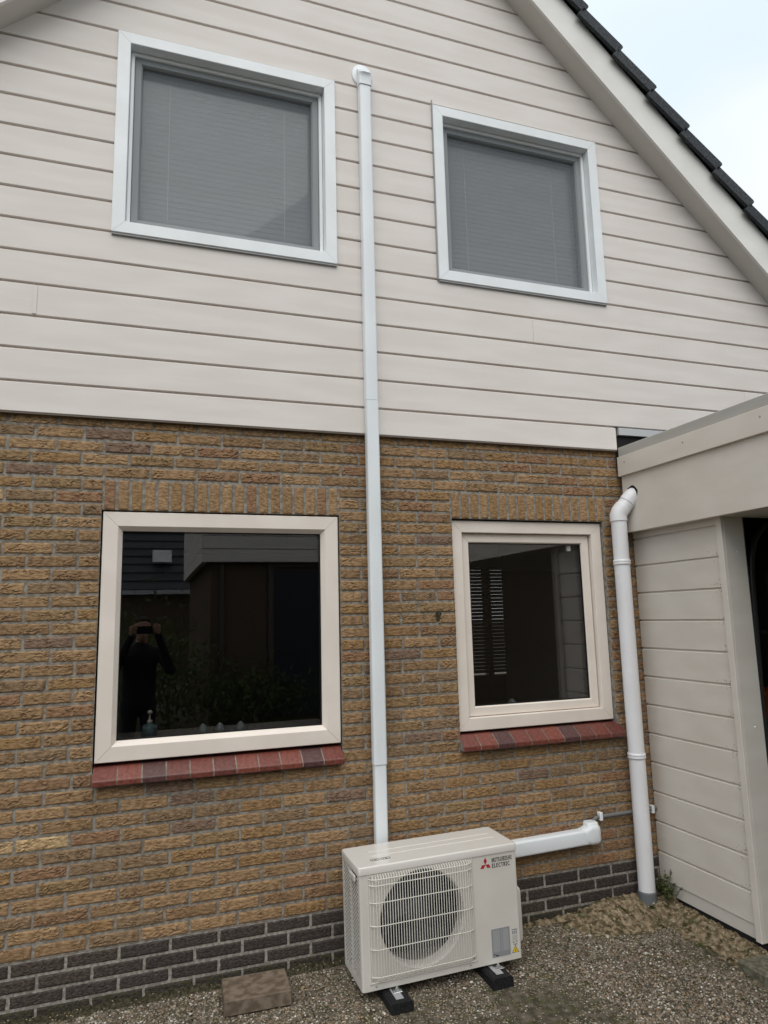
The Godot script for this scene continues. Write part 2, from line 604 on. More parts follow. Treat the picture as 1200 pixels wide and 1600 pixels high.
func view_area(x0: float, x1: float, y0: float, y1: float) -> float:   # how large a piece of the wall shows, to choose which are built singly
	var lo := Vector2(1e9, 1e9)
	var hi := Vector2(-1e9, -1e9)
	for p in [Vector3(x0, y0, 0), Vector3(x1, y0, 0), Vector3(x1, y1, 0), Vector3(x0, y1, 0)]:
		var d: Vector3 = p - cam_pos
		var w := d.dot(cam_fwd)
		var s := Vector2(d.dot(cam_right), d.dot(cam_up)) / w * 1073.05
		lo = lo.min(s)
		hi = hi.max(s)
	lo = lo.max(Vector2(-600, -800))
	hi = hi.min(Vector2(600, 800))
	var a := hi - lo
	return 0.0 if a.x <= 0 or a.y <= 0 else a.x * a.y

func build_brickwork(house: Node3D):
	var variants := []
	for k in 26:
		variants.append(brick_mesh(k * 3.37 + 1.0, 0.207, 0.0505, 0.0066))
	var halves := []
	for k in 10:
		halves.append(brick_mesh(k * 4.1 + 200.0, 0.098, 0.0505, 0.0066, 24, 20))
	var plain := []
	for k in 8:
		plain.append(brick_mesh(k * 6.1 + 300.0, 0.207, 0.0505, 0.0060, 24, 9))
	var items := []
	for r in range(1, 40):
		var yc := 0.283 + (39 - r) * 0.0631
		var base := -1.535 if r % 2 == 1 else -1.642
		base += rng.randf_range(-0.008, 0.008)
		var unit := 0.2185
		var spans := [[-4.05, 1.90]]
		if yc > 1.0 and yc < 2.24:
			spans = [[-4.05, -1.331], [-0.127, 0.541], [1.576, 1.90]]
		if yc > 2.236 and yc < 2.392:
			spans = [[-4.05, -1.329], [-0.127, 0.532], [1.598, 1.90]]
		elif yc > 1.0 and yc < 1.05:
			spans = [[-4.05, -1.331], [-0.127, 0.535], [1.59, 1.90]]
		elif yc > 0.95 and yc <= 1.0:
			spans = [[-4.05, -1.331], [-0.127, 0.528], [1.60, 1.90]]
		for s in spans:
			var joints: Array = [s[0]]
			var k := ceili((s[0] - base) / unit)
			while base + k * unit < s[1]:
				var jx: float = base + k * unit + rng.randf_range(-0.004, 0.004)
				if rng.randf() < 0.05:
					jx += rng.randf_range(-0.02, 0.02)
				if jx - joints[-1] > 0.045 and s[1] - jx > 0.03:
					joints.append(jx)
				k += 1
			joints.append(s[1])
			for i in joints.size() - 1:
				var a: float = joints[i] + (0.006 if i > 0 else 0.0)
				var b: float = joints[i + 1] - (0.006 if i < joints.size() - 2 else 0.0)
				if b - a < 0.02:
					continue
				items.append({"x0": a, "x1": b, "y": yc + rng.randf_range(-0.0015, 0.0015), "row": r, "area": view_area(a, b, yc - 0.026, yc + 0.026)})
	var order := range(items.size())
	order.sort_custom(func(p, q): return items[p].area > items[q].area or (items[p].area == items[q].area and p < q))
	var single := {}
	for i in 300:
		single[order[i]] = true
	var rest := {}
	for i in items.size():
		var it: Dictionary = items[i]
		var w: float = it.x1 - it.x0
		var mesh: Mesh
		var nat := 0.207
		if w < 0.15:
			mesh = halves[rng.randi() % halves.size()]
			nat = 0.098
		else:
			mesh = variants[rng.randi() % variants.size()] if it.area > 0.0 else plain[rng.randi() % 8]
		var v := noi.get_noise_2d(it.x0 * 1.3, it.y * 1.3)
		var mi := rng.randi() % 8
		if rng.randf() < 0.10:
			mi = 8 + rng.randi() % 2
		if v > 0.25 and rng.randf() < 0.6:
			mi = [1, 4, 3][rng.randi() % 3]
		var m: Material = M.bricks[mi]
		if it.row == 32 and it.x1 < -1.40 and it.x1 > -1.95:
			m = M.pale_brick
		if it.row == 13 and it.x1 < -1.50 and it.x1 > -1.75:
			m = M.bricks[4]
		if it.row == 7 and it.x1 < -1.71 and it.x1 > -1.95:
			m = M.pale_brick
		if it.row == 11 and it.x0 > 0.25 and it.x0 < 0.36:
			m = M.pale_brick
		var flip := -1.0 if rng.randf() < 0.5 else 1.0
		var t := Transform3D(Basis.from_euler(Vector3(rng.randf_range(-0.012, 0.012), rng.randf_range(-0.006, 0.006), rng.randf_range(-0.004, 0.004) + (PI if flip < 0 and rng.randf() < 0.5 else 0.0))).scaled_local(Vector3(w / nat, 1, 1)), Vector3((it.x0 + it.x1) / 2, it.y, rng.randf_range(-0.0018, 0.0018)))
		if single.has(i):
			var o := inst(mesh, "brick", m, M.wall_node)
			o.transform = t
		else:
			if not rest.has(m):
				rest[m] = nst()
			rest[m].append_from(mesh, 0, t)
	var all := ArrayMesh.new()
	for m in rest:
		rest[m].commit(all)
		all.surface_set_material(all.get_surface_count() - 1, m)
	var o2 := inst(all, "bricks", null, M.wall_node)
	o2.set_meta("kind", "stuff")
	# dark plinth
	var pv := []
	for k in 8:
		pv.append(brick_mesh(k * 2.9 + 400.0, 0.208, 0.0505, 0.0030))
	for r in 5:
		var yc := 0.219 - r * 0.0628
		var base := -1.408 if r % 2 == 0 else -1.299
		var k := -12
		while base + k * 0.2205 < 1.90:
			var a: float = maxf(base + k * 0.2205 + 0.006, -4.05)
			var b: float = minf(base + (k + 1) * 0.2205 - 0.006, 1.90)
			k += 1
			if b - a < 0.03:
				continue
			var o := inst(pv[rng.randi() % 8], "plinth_brick", M.plinth_mossy if r >= 3 else M.plinth[rng.randi() % 4], M.plinth_node)
			o.transform = Transform3D(Basis.from_euler(Vector3(rng.randf_range(-0.01, 0.01), rng.randf_range(-0.006, 0.006), rng.randf_range(-0.004, 0.004))).scaled_local(Vector3((b - a) / 0.208, 1, 1)), Vector3((a + b) / 2, yc, rng.randf_range(-0.001, 0.002)))
	# soldier courses over the lower windows
	var sv := []
	for k in 8:
		sv.append(brick_mesh(k * 5.3 + 600.0, 0.146, 0.0515, 0.0034, 36, 14))
	for w in [[-1.325, -0.131, 19, 2.3145, 0.148], [0.536, 1.594, 17, 2.3155, 0.148]]:
		var lp := part("lintel", house)
		var pitch: float = (w[1] - w[0]) / w[2]
		for k in w[2]:
			var mi: int = [0, 1, 3, 4, 4, 1][rng.randi() % 6]
			if (w[2] == 19 and (k == 0 or k == 17)) or rng.randf() < 0.08:
				mi = 5
			var o := inst(sv[rng.randi() % 8], "soldier_brick", M.bricks[mi], lp)
			o.transform = Transform3D(Basis(Vector3(0, 0, 1), PI / 2 + rng.randf_range(-0.01, 0.01)).scaled_local(Vector3(1, (pitch - 0.0145) / 0.0515, 1)), Vector3(w[0] + (k + 0.5) * pitch, w[3] + rng.randf_range(-0.0015, 0.0015), rng.randf_range(-0.002, 0.0015)))
	# red sloping sill tiles
	for w in [[-1.327, -0.133, 11], [0.533, 1.594, 10]]:
		var sp := part("window_sill", house)
		var pitch: float = (w[1] - w[0]) / w[2]
		var bed := nst()
		board_prism(bed, [Vector2(1.033, -0.10), Vector2(1.027, -0.021), Vector2(0.980, 0.048), Vector2(0.975, 0.0495), Vector2(0.957, 0.049), Vector2(0.957, -0.10)], func(_y): return w[0] + 0.002, func(_y): return w[1] - 0.002)
		fin(bed, "grout", M.mortar, sp)
		for k in w[2]:
			var x0: float = w[0] + k * pitch + 0.0032
			var x1: float = x0 + pitch - 0.0064
			var dz := rng.randf_range(-0.0015, 0.0015)
			var st := nst()
			var prof := [Vector2(1.036, -0.10), Vector2(1.030, -0.02), Vector2(0.983, 0.049 + dz), Vector2(0.979, 0.0525 + dz), Vector2(0.975, 0.0535 + dz), Vector2(0.957, 0.0525 + dz), Vector2(0.954, 0.050 + dz), Vector2(0.954, 0.0), Vector2(0.954, -0.10)]
			board_prism(st, prof, func(_y): return x0, func(_y): return x1)
			fin(st, "sill_tile", M.sill[[0, 1, 2, 3, 0, 3, 1, 0, 1, 2, 0][(k + (0 if w[2] == 11 else 7)) % 11]], sp)
	# filled bore hole in the brickwork
	var ps := nst(true)
	var loops := []
	for k in 5:
		var l := []
		for i in 14:
			var a := TAU * i / 14
			var rr := [1.0, 0.95, 0.75, 0.45, 0.05][k] as float
			l.append(Vector3(0.435 + cos(a) * 0.018 * rr * (1.0 + 0.15 * sin(a * 3)), 1.687 + sin(a) * 0.030 * rr, 0.001 + 0.0035 * (1.0 - rr)))
		loops.append(l)
	rings(ps, loops)
	fin(ps, "putty_patch", M.moss, house)

func build_cladding(house: Node3D):
	var cl := part("cladding", house)
	var holes := [[-1.331, -0.130, 3.679, 4.849], [0.500, 1.700, 3.680, 4.845]]
	var y := 2.700
	var row := 0
	while y < 6.60:
		var h := 0.157 if row == 0 else 0.1672
		var y0 := y
		var top := y + h
		var prof: Array = [Vector2(y0, 0.0095), Vector2(y0, 0.0275), Vector2(y0 + 0.0025, 0.030), Vector2(top - 0.0155, 0.030), Vector2(top - 0.0118, 0.0265), Vector2(top - 0.0118, 0.0135), Vector2(top - 0.0005, 0.0135), Vector2(top - 0.0005, 0.0095)]
		var segs := [[-99.0, 99.0]]
		for hh in holes:
			if top > hh[2] + 0.02 and y0 < hh[3] - 0.02:
				var out := []
				for s in segs:
					if hh[0] > s[0] and hh[1] < s[1]:
						out.append([s[0], hh[0] + 0.02])
						out.append([hh[1] - 0.02, s[1]])
					else:
						out.append(s)
				segs = out
		var splits := {0: [-2.6, 1.70], 1: [-2.2], 2: [2.806, -3.0], 3: [-1.665], 4: [1.137, -2.4], 5: [-2.1], 8: [-2.3]}
		for sx in splits.get(row, []):
			var out := []
			for s in segs:
				if sx > s[0] and sx < s[1]:
					out.append([s[0], sx - 0.0008])
					out.append([sx + 0.0008, s[1]])
				else:
					out.append(s)
			segs = out
		for s in segs:
			if row == 0 and s[0] > 1.6:
				continue      # here the garage roof meets the gable
			var a: float = s[0]
			var b: float = s[1]
			var fl := func(yy: float) -> float: return maxf(a, (yy - APEX_L) / SL - 0.02)
			var fr := func(yy: float) -> float: return minf(b, (APEX_R - yy) / SL + 0.02)
			if fr.call(y0) - fl.call(y0) < 0.03:
				continue
			var st := nst()
			board_prism(st, prof, fl, fr)
			fin(st, "board", M.clad, cl)
		y = top
		row += 1
	# narrow joint cover on one board
	boxm("joint_cover", Vector3(-1.675, 3.196, 0.0301), Vector3(-1.656, 3.343, 0.0335), M.clad, cl, 0.001)
	# starter flashing under the gable where the garage roof meets it
	boxm("flashing", Vector3(1.722, 2.800, 0.010), Vector3(4.3, 2.848, 0.034), M.alu, cl, 0.002)
	boxm("upstand", Vector3(1.703, 2.55, 0.0096), Vector3(4.3, 2.799, 0.014), M.tar, cl)
	boxm("drip_edge", Vector3(-4.0, 2.6925, 0.010), Vector3(1.697, 2.6995, 0.026), M.batten, cl)

func build_roof(house: Node3D):
	var n := Vector3(SL, 1, 0).normalized()
	var dn := Vector3(1, -SL, 0).normalized()
	for side in [1, -1]:
		var rf := part("roof", house)
		var org := Vector3(0.0, APEX_R, 0) if side == 1 else Vector3(0.0, APEX_L, 0)
		var nn := Vector3(n.x * side, n.y, 0)
		var dd := Vector3(dn.x * side, dn.y, 0)
		var ridge := 0.17 / dn.x if side == 1 else -0.17 / dn.x
		var at := func(along: float, off: float, z: float) -> Vector3: return org + dd * along + nn * off + Vector3(0, 0, z)
		var seg := func(st: SurfaceTool, a0: float, a1: float, o0: float, o1: float, z0: float, z1: float):
			prism(st, [at.call(a0, o0, z0), at.call(a1, o0, z0), at.call(a1, o1, z0), at.call(a0, o1, z0)], [at.call(a0, o0, z1), at.call(a1, o0, z1), at.call(a1, o1, z1), at.call(a0, o1, z1)])
		var last := 6.4
		var s1 := nst()
		seg.call(s1, ridge, last, 0.0, 0.016, 0.0305, 0.161)
		fin(s1, "soffit", M.soffit, rf)
		var s2 := nst()
		seg.call(s2, ridge, last, -0.003, 0.213, 0.162, 0.181)
		fin(s2, "bargeboard", M.fascia, rf)
		var s3 := nst()
		seg.call(s3, ridge - 0.20, last, 0.0165, 0.20, -6.0, 0.1615)
		fin(s3, "roof_deck", M.batten, rf)
		var k := 0
		var a := ridge - 0.02
		var first := 1.883 - 0.348 * 6.0
		if side == 1:
			a = first
			while a > ridge + 0.0:
				a -= 0.348
		while a < last:
			# verge tile: a top slab that rises towards its lower end, and the flange that hangs over the bargeboard
			var st := nst()
			var e := a + 0.365
			var t0 := 0.255
			var t1 := 0.298
			var zz := 0.228
			var p := [at.call(a, t0, zz), at.call(e - 0.012, t1, zz), at.call(e, t1 - 0.008, zz), at.call(e, t1 - 0.075, zz), at.call(a, t0 - 0.075, zz)]
			var q := [at.call(a, t0, zz - 0.025), at.call(e - 0.012, t1, zz - 0.025), at.call(e, t1 - 0.008, zz - 0.025), at.call(e, t1 - 0.075, zz - 0.025), at.call(a, t0 - 0.075, zz - 0.025)]
			prism(st, p, q)
			var p2 := [at.call(a, t0, zz - 0.0255), at.call(e - 0.012, t1, zz - 0.0255), at.call(e, t1 - 0.008, zz - 0.0255), at.call(e, t1 - 0.03, zz - 0.0255), at.call(a, t0 - 0.03, zz - 0.0255)]
			var q2 := []
			for v in p2:
				q2.append(v - Vector3(0, 0, 0.26))
			prism(st, p2, q2)
			fin(st, "roof_tile", M.tile[(k * 7 + (k % 3)) % 3], rf)
			a += 0.348
			k += 1
		var s5 := nst()
		seg.call(s5, ridge - 0.22, last, 0.205, 0.262, -6.0, -0.06)
		fin(s5, "roof_covering", M.tile[1], rf)

func mitred(parent: Node3D, called: String, m: Material, x0: float, x1: float, y0: float, y1: float, prof: Array):
	# prof: (inset, z) points round the section; four boards with mitred corners
	var corners := [Vector2(x0, y0), Vector2(x1, y0), Vector2(x1, y1), Vector2(x0, y1)]
	var inward := [Vector2(1, 1), Vector2(-1, 1), Vector2(-1, -1), Vector2(1, -1)]
	for k in 4:
		var j := (k + 1) % 4
		var a := []
		var b := []
		var dir: Vector2 = (corners[j] - corners[k]).normalized() * 0.0007
		for p in prof:
			var pa: Vector2 = corners[k] + inward[k] * p.x + dir
			var pb: Vector2 = corners[j] + inward[j] * p.x - dir
			a.append(Vector3(pa.x, pa.y, p.y))
			b.append(Vector3(pb.x, pb.y, p.y))
		var st := nst()
		prism(st, a, b)
		fin(st, called, m, parent)

func pane(called: String, x0: float, x1: float, y0: float, y1: float, z: float, m: Material, parent: Node3D):
	var st := nst()
	for dz in [0.0, -0.004]:      # both faces of the glass
		quad(st, Vector3(x0, y0, z + dz), Vector3(x1, y0, z + dz), Vector3(x1, y1, z + dz), Vector3(x0, y1, z + dz))
	return fin(st, called, m, parent)

func upper_window(house: Node3D, x0: float, x1: float, y0: float, y1: float, sd: int):
	var w := part("window", house)
	# outer trim, mitred, standing on the boards; its inner return goes back into the opening
	mitred(w, "frame_board", M.trim, x0, x1, y0, y1, [Vector2(0.0, 0.0302), Vector2(0.0, 0.047), Vector2(0.003, 0.050), Vector2(0.063, 0.050), Vector2(0.066, 0.047), Vector2(0.066, -0.10), Vector2(0.060, -0.10), Vector2(0.060, 0.0302)])
	mitred(w, "bead", M.bead, x0 + 0.0675, x1 - 0.0675, y0 + 0.0675, y1 - 0.0675, [Vector2(0.0, -0.07), Vector2(0.0, -0.008), Vector2(0.003, -0.005), Vector2(0.016, -0.005), Vector2(0.019, -0.008), Vector2(0.019, -0.07)])
	mitred(w, "screen_frame", M.screen_frame, x0 + 0.087, x1 - 0.087, y0 + 0.087, y1 - 0.087, [Vector2(0.0, -0.058), Vector2(0.0, -0.024), Vector2(0.004, -0.019), Vector2(0.034, -0.019), Vector2(0.041, -0.030), Vector2(0.041, -0.058)])
	# insect screen, a little slack
	var st := nst(true)
	var nx := 64
	var gx0 := x0 + 0.122
	var gx1 := x1 - 0.122
	var gy0 := y0 + 0.122
	var gy1 := y1 - 0.122
	var p := func(i: int, j: int) -> Vector3:
		var u := float(i) / nx
		var v := float(j) / nx
		var e := minf(minf(u, 1 - u), minf(v, 1 - v)) * 8.0
		return Vector3(lerpf(gx0, gx1, u), lerpf(gy0, gy1, v), -0.046 + minf(e, 1.0) * (0.004 * noi.get_noise_2d(u * 3.0 + sd * 9.0, v * 3.0) + 0.0035 * noi.get_noise_2d(u * 13.0 + sd * 4.0 + 1.5 * noi.get_noise_2d(u * 2.0, v * 2.0 + sd), v * 5.0) + 0.0012 * noi.get_noise_2d(u * 30.0, v * 30.0 + sd)))
	for j in nx:
		for i in nx:
			quad(st, p.call(i, j), p.call(i + 1, j), p.call(i + 1, j + 1), p.call(i, j + 1))
	fin(st, "insect_screen", M.screen, w)
	pane("pane", x0 + 0.10, x1 - 0.10, y0 + 0.10, y1 - 0.10, -0.075, M.glass, w)
	# slats of the blind
	var gap := 0.0325
	var k := 0
	var y := gy0 + 0.004
	var slat := nst()
	prism(slat, [Vector3(gx0 - 0.02, 0, 0.0), Vector3(gx0 - 0.02, 0.0035, 0.004), Vector3(gx0 - 0.02, 0.021, 0.018), Vector3(gx0 - 0.02, 0.0205, 0.019), Vector3(gx0 - 0.02, 0.003, 0.005)], [Vector3(gx1 + 0.02, 0, 0.0), Vector3(gx1 + 0.02, 0.0035, 0.004), Vector3(gx1 + 0.02, 0.021, 0.018), Vector3(gx1 + 0.02, 0.0205, 0.019), Vector3(gx1 + 0.02, 0.003, 0.005)])
	slat.generate_normals()
	var sm := slat.commit()
	while y < gy1:
		var o := inst(sm, "blind_slat", M.blind, w)
		o.position = Vector3(0, y, -0.125)
		y += gap
		k += 1
	for cx in [0.16, 0.84]:
		boxm("blind_cord", Vector3(lerpf(gx0, gx1, cx) - 0.0015, gy0, -0.1035), Vector3(lerpf(gx0, gx1, cx) + 0.0015, gy1, -0.1015), M.blind, w)
	# drip flashing under the trim and upstand beside it
	boxm("drip_edge", Vector3(x0 + 0.002, y0 - 0.009, 0.0302), Vector3(x1 - 0.002, y0 - 0.0008, 0.044), M.zinc, w)
	if sd == 5:
		var s2 := nst()
		prism(s2, [Vector3(x0 - 0.007, y0, 0.0302), Vector3(x0 - 0.0012, y0, 0.0302), Vector3(x0 - 0.0012, y1 + 0.045, 0.0302), Vector3(x0 - 0.0035, y1 + 0.02, 0.0302)], [Vector3(x0 - 0.007, y0, 0.047), Vector3(x0 - 0.0012, y0, 0.047), Vector3(x0 - 0.0012, y1 + 0.030, 0.047), Vector3(x0 - 0.0035, y1 + 0.015, 0.047)])
		fin(s2, "side_flashing", M.zinc, w)

func lower_window_fixed(house: Node3D):
	var w := part("window", house)
	var x0 := -1.321
	var x1 := -0.137
	var y0 := 1.048
	var y1 := 2.232
	mitred(w, "frame_board", M.frame, x0, x1, y0, y1, [Vector2(0.0, -0.085), Vector2(0.0, -0.010), Vector2(0.003, -0.007), Vector2(0.069, -0.007), Vector2(0.072, -0.010), Vector2(0.090, -0.034), Vector2(0.091, -0.040), Vector2(0.091, -0.085)])
	mitred(w, "glazing_gasket", M.rubber, x0 + 0.0915, x1 - 0.0915, y0 + 0.0915, y1 - 0.0915, [Vector2(0.0, -0.070), Vector2(0.0, -0.043), Vector2(0.004, -0.043), Vector2(0.004, -0.070)])
	pane("pane", x0 + 0.09, x1 - 0.09, y0 + 0.09, y1 - 0.09, -0.048, M.glass, w)
	pane("pane", x0 + 0.09, x1 - 0.09, y0 + 0.09, y1 - 0.09, -0.066, M.glass, w)
	# dark seal at the back of the gap round the frame
	mitred(w, "seal", M.rubber, x0 - 0.010, x1 + 0.010, y0 - 0.030, y1 + 0.012, [Vector2(-0.02, -0.11), Vector2(-0.02, -0.060), Vector2(0.009, -0.060), Vector2(0.009, -0.11)])
	boxm("inner_sill", Vector3(x0 + 0.03, 1.095, -0.38), Vector3(x1 - 0.03, 1.125, -0.088), M.room, w, 0.003)

func lower_window_sash(house: Node3D):
	var w := part("window", house)
	var x0 := 0.544
	var x1 := 1.570
	var y0 := 1.046
	var y1 := 2.232
	mitred(w, "frame_board", M.frame, x0, x1, y0, y1, [Vector2(0.0, -0.110), Vector2(0.0, -0.031), Vector2(0.003, -0.028), Vector2(0.067, -0.028), Vector2(0.070, -0.031), Vector2(0.070, -0.110)])
	mitred(w, "sash_rail", M.frame, x0 + 0.073, x1 - 0.076, y0 + 0.073, y1 - 0.073, [Vector2(0.0, -0.105), Vector2(0.0, -0.060), Vector2(0.003, -0.057), Vector2(0.047, -0.057), Vector2(0.053, -0.066), Vector2(0.053, -0.105)])
	mitred(w, "glazing_gasket", M.rubber, x0 + 0.1265, x1 - 0.1295, y0 + 0.1265, y1 - 0.1265, [Vector2(0.0, -0.10), Vector2(0.0, -0.069), Vector2(0.003, -0.069), Vector2(0.003, -0.10)])
	pane("pane", x0 + 0.125, x1 - 0.128, y0 + 0.125, y1 - 0.125, -0.074, M.glass, w)
	pane("pane", x0 + 0.125, x1 - 0.128, y0 + 0.125, y1 - 0.125, -0.092, M.glass, w)
	mitred(w, "seal", M.rubber, x0 - 0.004, x1 + 0.004, y0 - 0.030, y1 + 0.008, [Vector2(-0.02, -0.112), Vector2(-0.02, -0.072), Vector2(0.003, -0.072), Vector2(0.003, -0.112)])
	boxm("window_sensor", Vector3(1.365, 2.065, -0.112), Vector3(1.392, 2.100, -0.096), M.bead, w, 0.002)
	boxm("inner_sill", Vector3(x0 + 0.03, 1.095, -0.38), Vector3(x1 - 0.03, 1.125, -0.113), M.room, w, 0.003)

# ------------------------------------------------------------------ garage
func build_garage():
	var g := thing("garage", "cream boarded garage annex with flat roof and dark open front", "garage", Vector3(1.79, 0, 0.35))
	var o := -g.position
	var bx := func(called: String, lo: Vector3, hi: Vector3, m: Material, ch := 0.0): return boxm(called, lo + o, hi + o, m, g, ch)
	# boards on the side, a groove between each two
	var ys := [0.129, 0.288]
	while ys[-1] < 2.2:
		ys.append(ys[-1] + 0.1678)
	for i in ys.size() - 1:
		var a: float = ys[i]
		var b: float = minf(ys[i + 1], 2.40)
		var st := nst()
		var prof := [Vector2(a, 1.802), Vector2(a, 1.7925), Vector2(a + 0.0025, 1.790), Vector2(b - 0.013, 1.790), Vector2(b - 0.0095, 1.7935), Vector2(b - 0.0095, 1.8), Vector2(b - 0.0005, 1.8), Vector2(b - 0.0005, 1.802)]
		var l0 := []
		var l1 := []
		for p in prof:
			l0.append(Vector3(p.y, p.x, 0.004) + o)
			l1.append(Vector3(p.y, p.x, 0.690) + o)
		prism(st, l0, l1)
		fin(st, "board", M.annex_clad, g)
	bx.call("wall_core", Vector3(1.8025, 0.03, 0.003), Vector3(1.89, 2.42, 0.694), M.batten)
	bx.call("base_strip", Vector3(1.796, 0.060, 0.004), Vector3(1.8024, 0.127, 0.690), M.annex_post, 0.001)
	bx.call("footing", Vector3(1.800, -0.05, 0.004), Vector3(1.895, 0.0585, 0.71), M.tar)
	# corner boards
	bx.call("corner_board", Vector3(1.772, 0.062, 0.6905), Vector3(1.789, 2.42, 0.7285), M.annex_clad, 0.002)
	bx.call("corner_board", Vector3(1.7895, 0.062, 0.7090), Vector3(1.925, 2.42, 0.7280), M.annex_post, 0.002)
	for y in [1.985, 1.08, 0.35]:
		var st := nst(true)
		tube(st, [Vector3(1.865, y, 0.7275) + o, Vector3(1.865, y, 0.7300) + o, Vector3(1.865, y, 0.7312) + o], [0.0055, 0.0050, 0.002], 10)
		fin(st, "screw", M.bead, g)
	bx.call("door_frame", Vector3(1.8955, 0.02, 0.62), Vector3(1.955, 2.20, 0.7085), M.black_paint, 0.002)
	# eaves: fascia, trim board, roof edge
	bx.call("fascia", Vector3(1.712, 2.168, 0.035), Vector3(1.731, 2.55, 3.4), M.annex_clad, 0.002)
	bx.call("trim_board", Vector3(1.690, 2.525, 0.032), Vector3(1.7115, 2.650, 3.4), M.annex_clad, 0.002)
	bx.call("roof_edge", Vector3(1.700, 2.653, 0.036), Vector3(1.76, 2.712, 3.4), M.roof_edge, 0.003)
	bx.call("soffit", Vector3(1.7315, 2.172, 0.7295), Vector3(4.7, 2.19, 3.39), M.annex_post)
	bx.call("soffit", Vector3(1.7315, 2.172, 0.035), Vector3(1.7895, 2.19, 0.7285), M.annex_post)
	bx.call("roof_deck", Vector3(1.7315, 2.43, 0.035), Vector3(4.7, 2.652, 3.39), M.batten)
	bx.call("roofing", Vector3(1.7605, 2.6525, 0.020), Vector3(4.7, 2.668, 3.38), M.tar)
	for z in [0.10, 0.60, 1.115, 1.62, 2.1]:
		var st := nst(true)
		tube(st, [Vector3(1.6905, 2.607, z) + o, Vector3(1.6880, 2.607, z) + o, Vector3(1.687, 2.607, z) + o], [0.0055, 0.0050, 0.002], 10)
		fin(st, "screw", M.zinc, g)
	# inside
	bx.call("inner_wall", Vector3(1.9, 0.0, -1.75), Vector3(4.4, 2.43, -1.70), M.garage_wall)
	bx.call("inner_wall", Vector3(1.8905, 0.0, -1.70), Vector3(1.92, 2.43, 0.61), M.garage_wall)
	bx.call("inner_wall", Vector3(4.4, 0.0, -1.70), Vector3(4.6, 2.43, 3.38), M.garage_wall)
	bx.call("front_wall", Vector3(2.72, -0.05, 0.62), Vector3(4.399, 2.171, 0.72), M.annex_clad)
	bx.call("inner_ceiling", Vector3(1.9205, 2.40, -1.70), Vector3(4.4, 2.429, 0.70), M.garage_wall)
	bx.call("header", Vector3(1.9255, 2.1905, 0.63), Vector3(4.399, 2.399, 0.72), M.garage_wall)
	bx.call("inner_floor", Vector3(1.8955, -0.02, -1.70), Vector3(4.4, 0.015, 0.80), M.garage_floor)
	bx.call("threshold", Vector3(1.60, -0.10, 0.735), Vector3(2.6, 0.028, 0.90), M.concrete, 0.006)
	# black bent tube inside the opening
	var st2 := nst(true)
	var pts := []
	for p in [Vector3(2.10, 0.05, 0.55), Vector3(2.11, 0.70, 0.55), Vector3(2.115, 1.30, 0.55), Vector3(2.13, 1.70, 0.55), Vector3(2.135, 1.88, 0.55), Vector3(2.15, 1.98, 0.55), Vector3(2.19, 2.08, 0.55), Vector3(2.26, 2.15, 0.55), Vector3(2.36, 2.20, 0.55), Vector3(2.7, 2.25, 0.55)]:
		pts.append(p + o)
	tube(st2, pts, [0.020], 12)
	fin(st2, "door_tube", M.black_plastic, g)
	# dark mould at the board ends by the corner, as grown specks
	var sp := nst()
	for i in 240:
		var row := rng.randi() % 11
		var yy: float = ys[row + 1] + rng.randfn(0.0, 0.022)
		var zz := 0.688 - absf(rng.randfn(0.0, 0.035))
		var s := rng.randf_range(0.001, 0.0032)
		if absf(yy - ys[row + 1] + 0.005) < 0.006 or yy < 0.14:
			continue
		box(sp, Vector3(1.7894, yy, zz) + o, Vector3(1.7902, yy + s, zz + s * 1.4) + o)
	var mo := fin(sp, "mould_specks", M.alga, g)
	mo.set_meta("kind", "stuff")
	# things standing inside
	var crate := thing("storage_crate", "orange crate standing inside the dark garage opening", "crate", Vector3(2.86, 0.95, 0.0))
	for b in [[-0.14, 0.0, -0.14, 0.14, 0.012, 0.14], [-0.14, 0.0121, -0.14, -0.128, 0.20, 0.14], [0.128, 0.0121, -0.14, 0.14, 0.20, 0.14], [-0.1279, 0.0121, 0.128, 0.1279, 0.20, 0.14], [-0.1279, 0.0121, -0.14, 0.1279, 0.20, -0.128]]:
		boxm("panel", Vector3(b[0], b[1], b[2]), Vector3(b[3], b[4], b[5]), pmc(0.45, 0.12, 0.02), crate, 0.002)
	var shelf := thing("storage_shelf", "dark shelf rack inside the garage opening", "shelf", Vector3(2.9, 0.015, 0.0))
	for sx in [-0.2, 0.2]:
		for sz in [-0.16, 0.16]:
			boxm("leg", Vector3(sx - 0.015, 0, sz - 0.015), Vector3(sx + 0.015, 1.9, sz + 0.015), M.rack, shelf)
	for sy in [0.4, 0.91, 1.5]:
		boxm("shelf_board", Vector3(-0.184, sy, -0.144), Vector3(0.184, sy + 0.025, 0.144), M.rack, shelf)

func pmc(r: float, g: float, b: float) -> StandardMaterial3D:
	return pm(lin(r, g, b), 0.6, 0.4)

# ------------------------------------------------------------------ ground
func ground_y(x: float, z: float) -> float:
	return 0.008 - 0.026 * clampf(z, 0.0, 1.2) + 0.004 * noi.get_noise_2d(x * 1.1, z * 1.1)

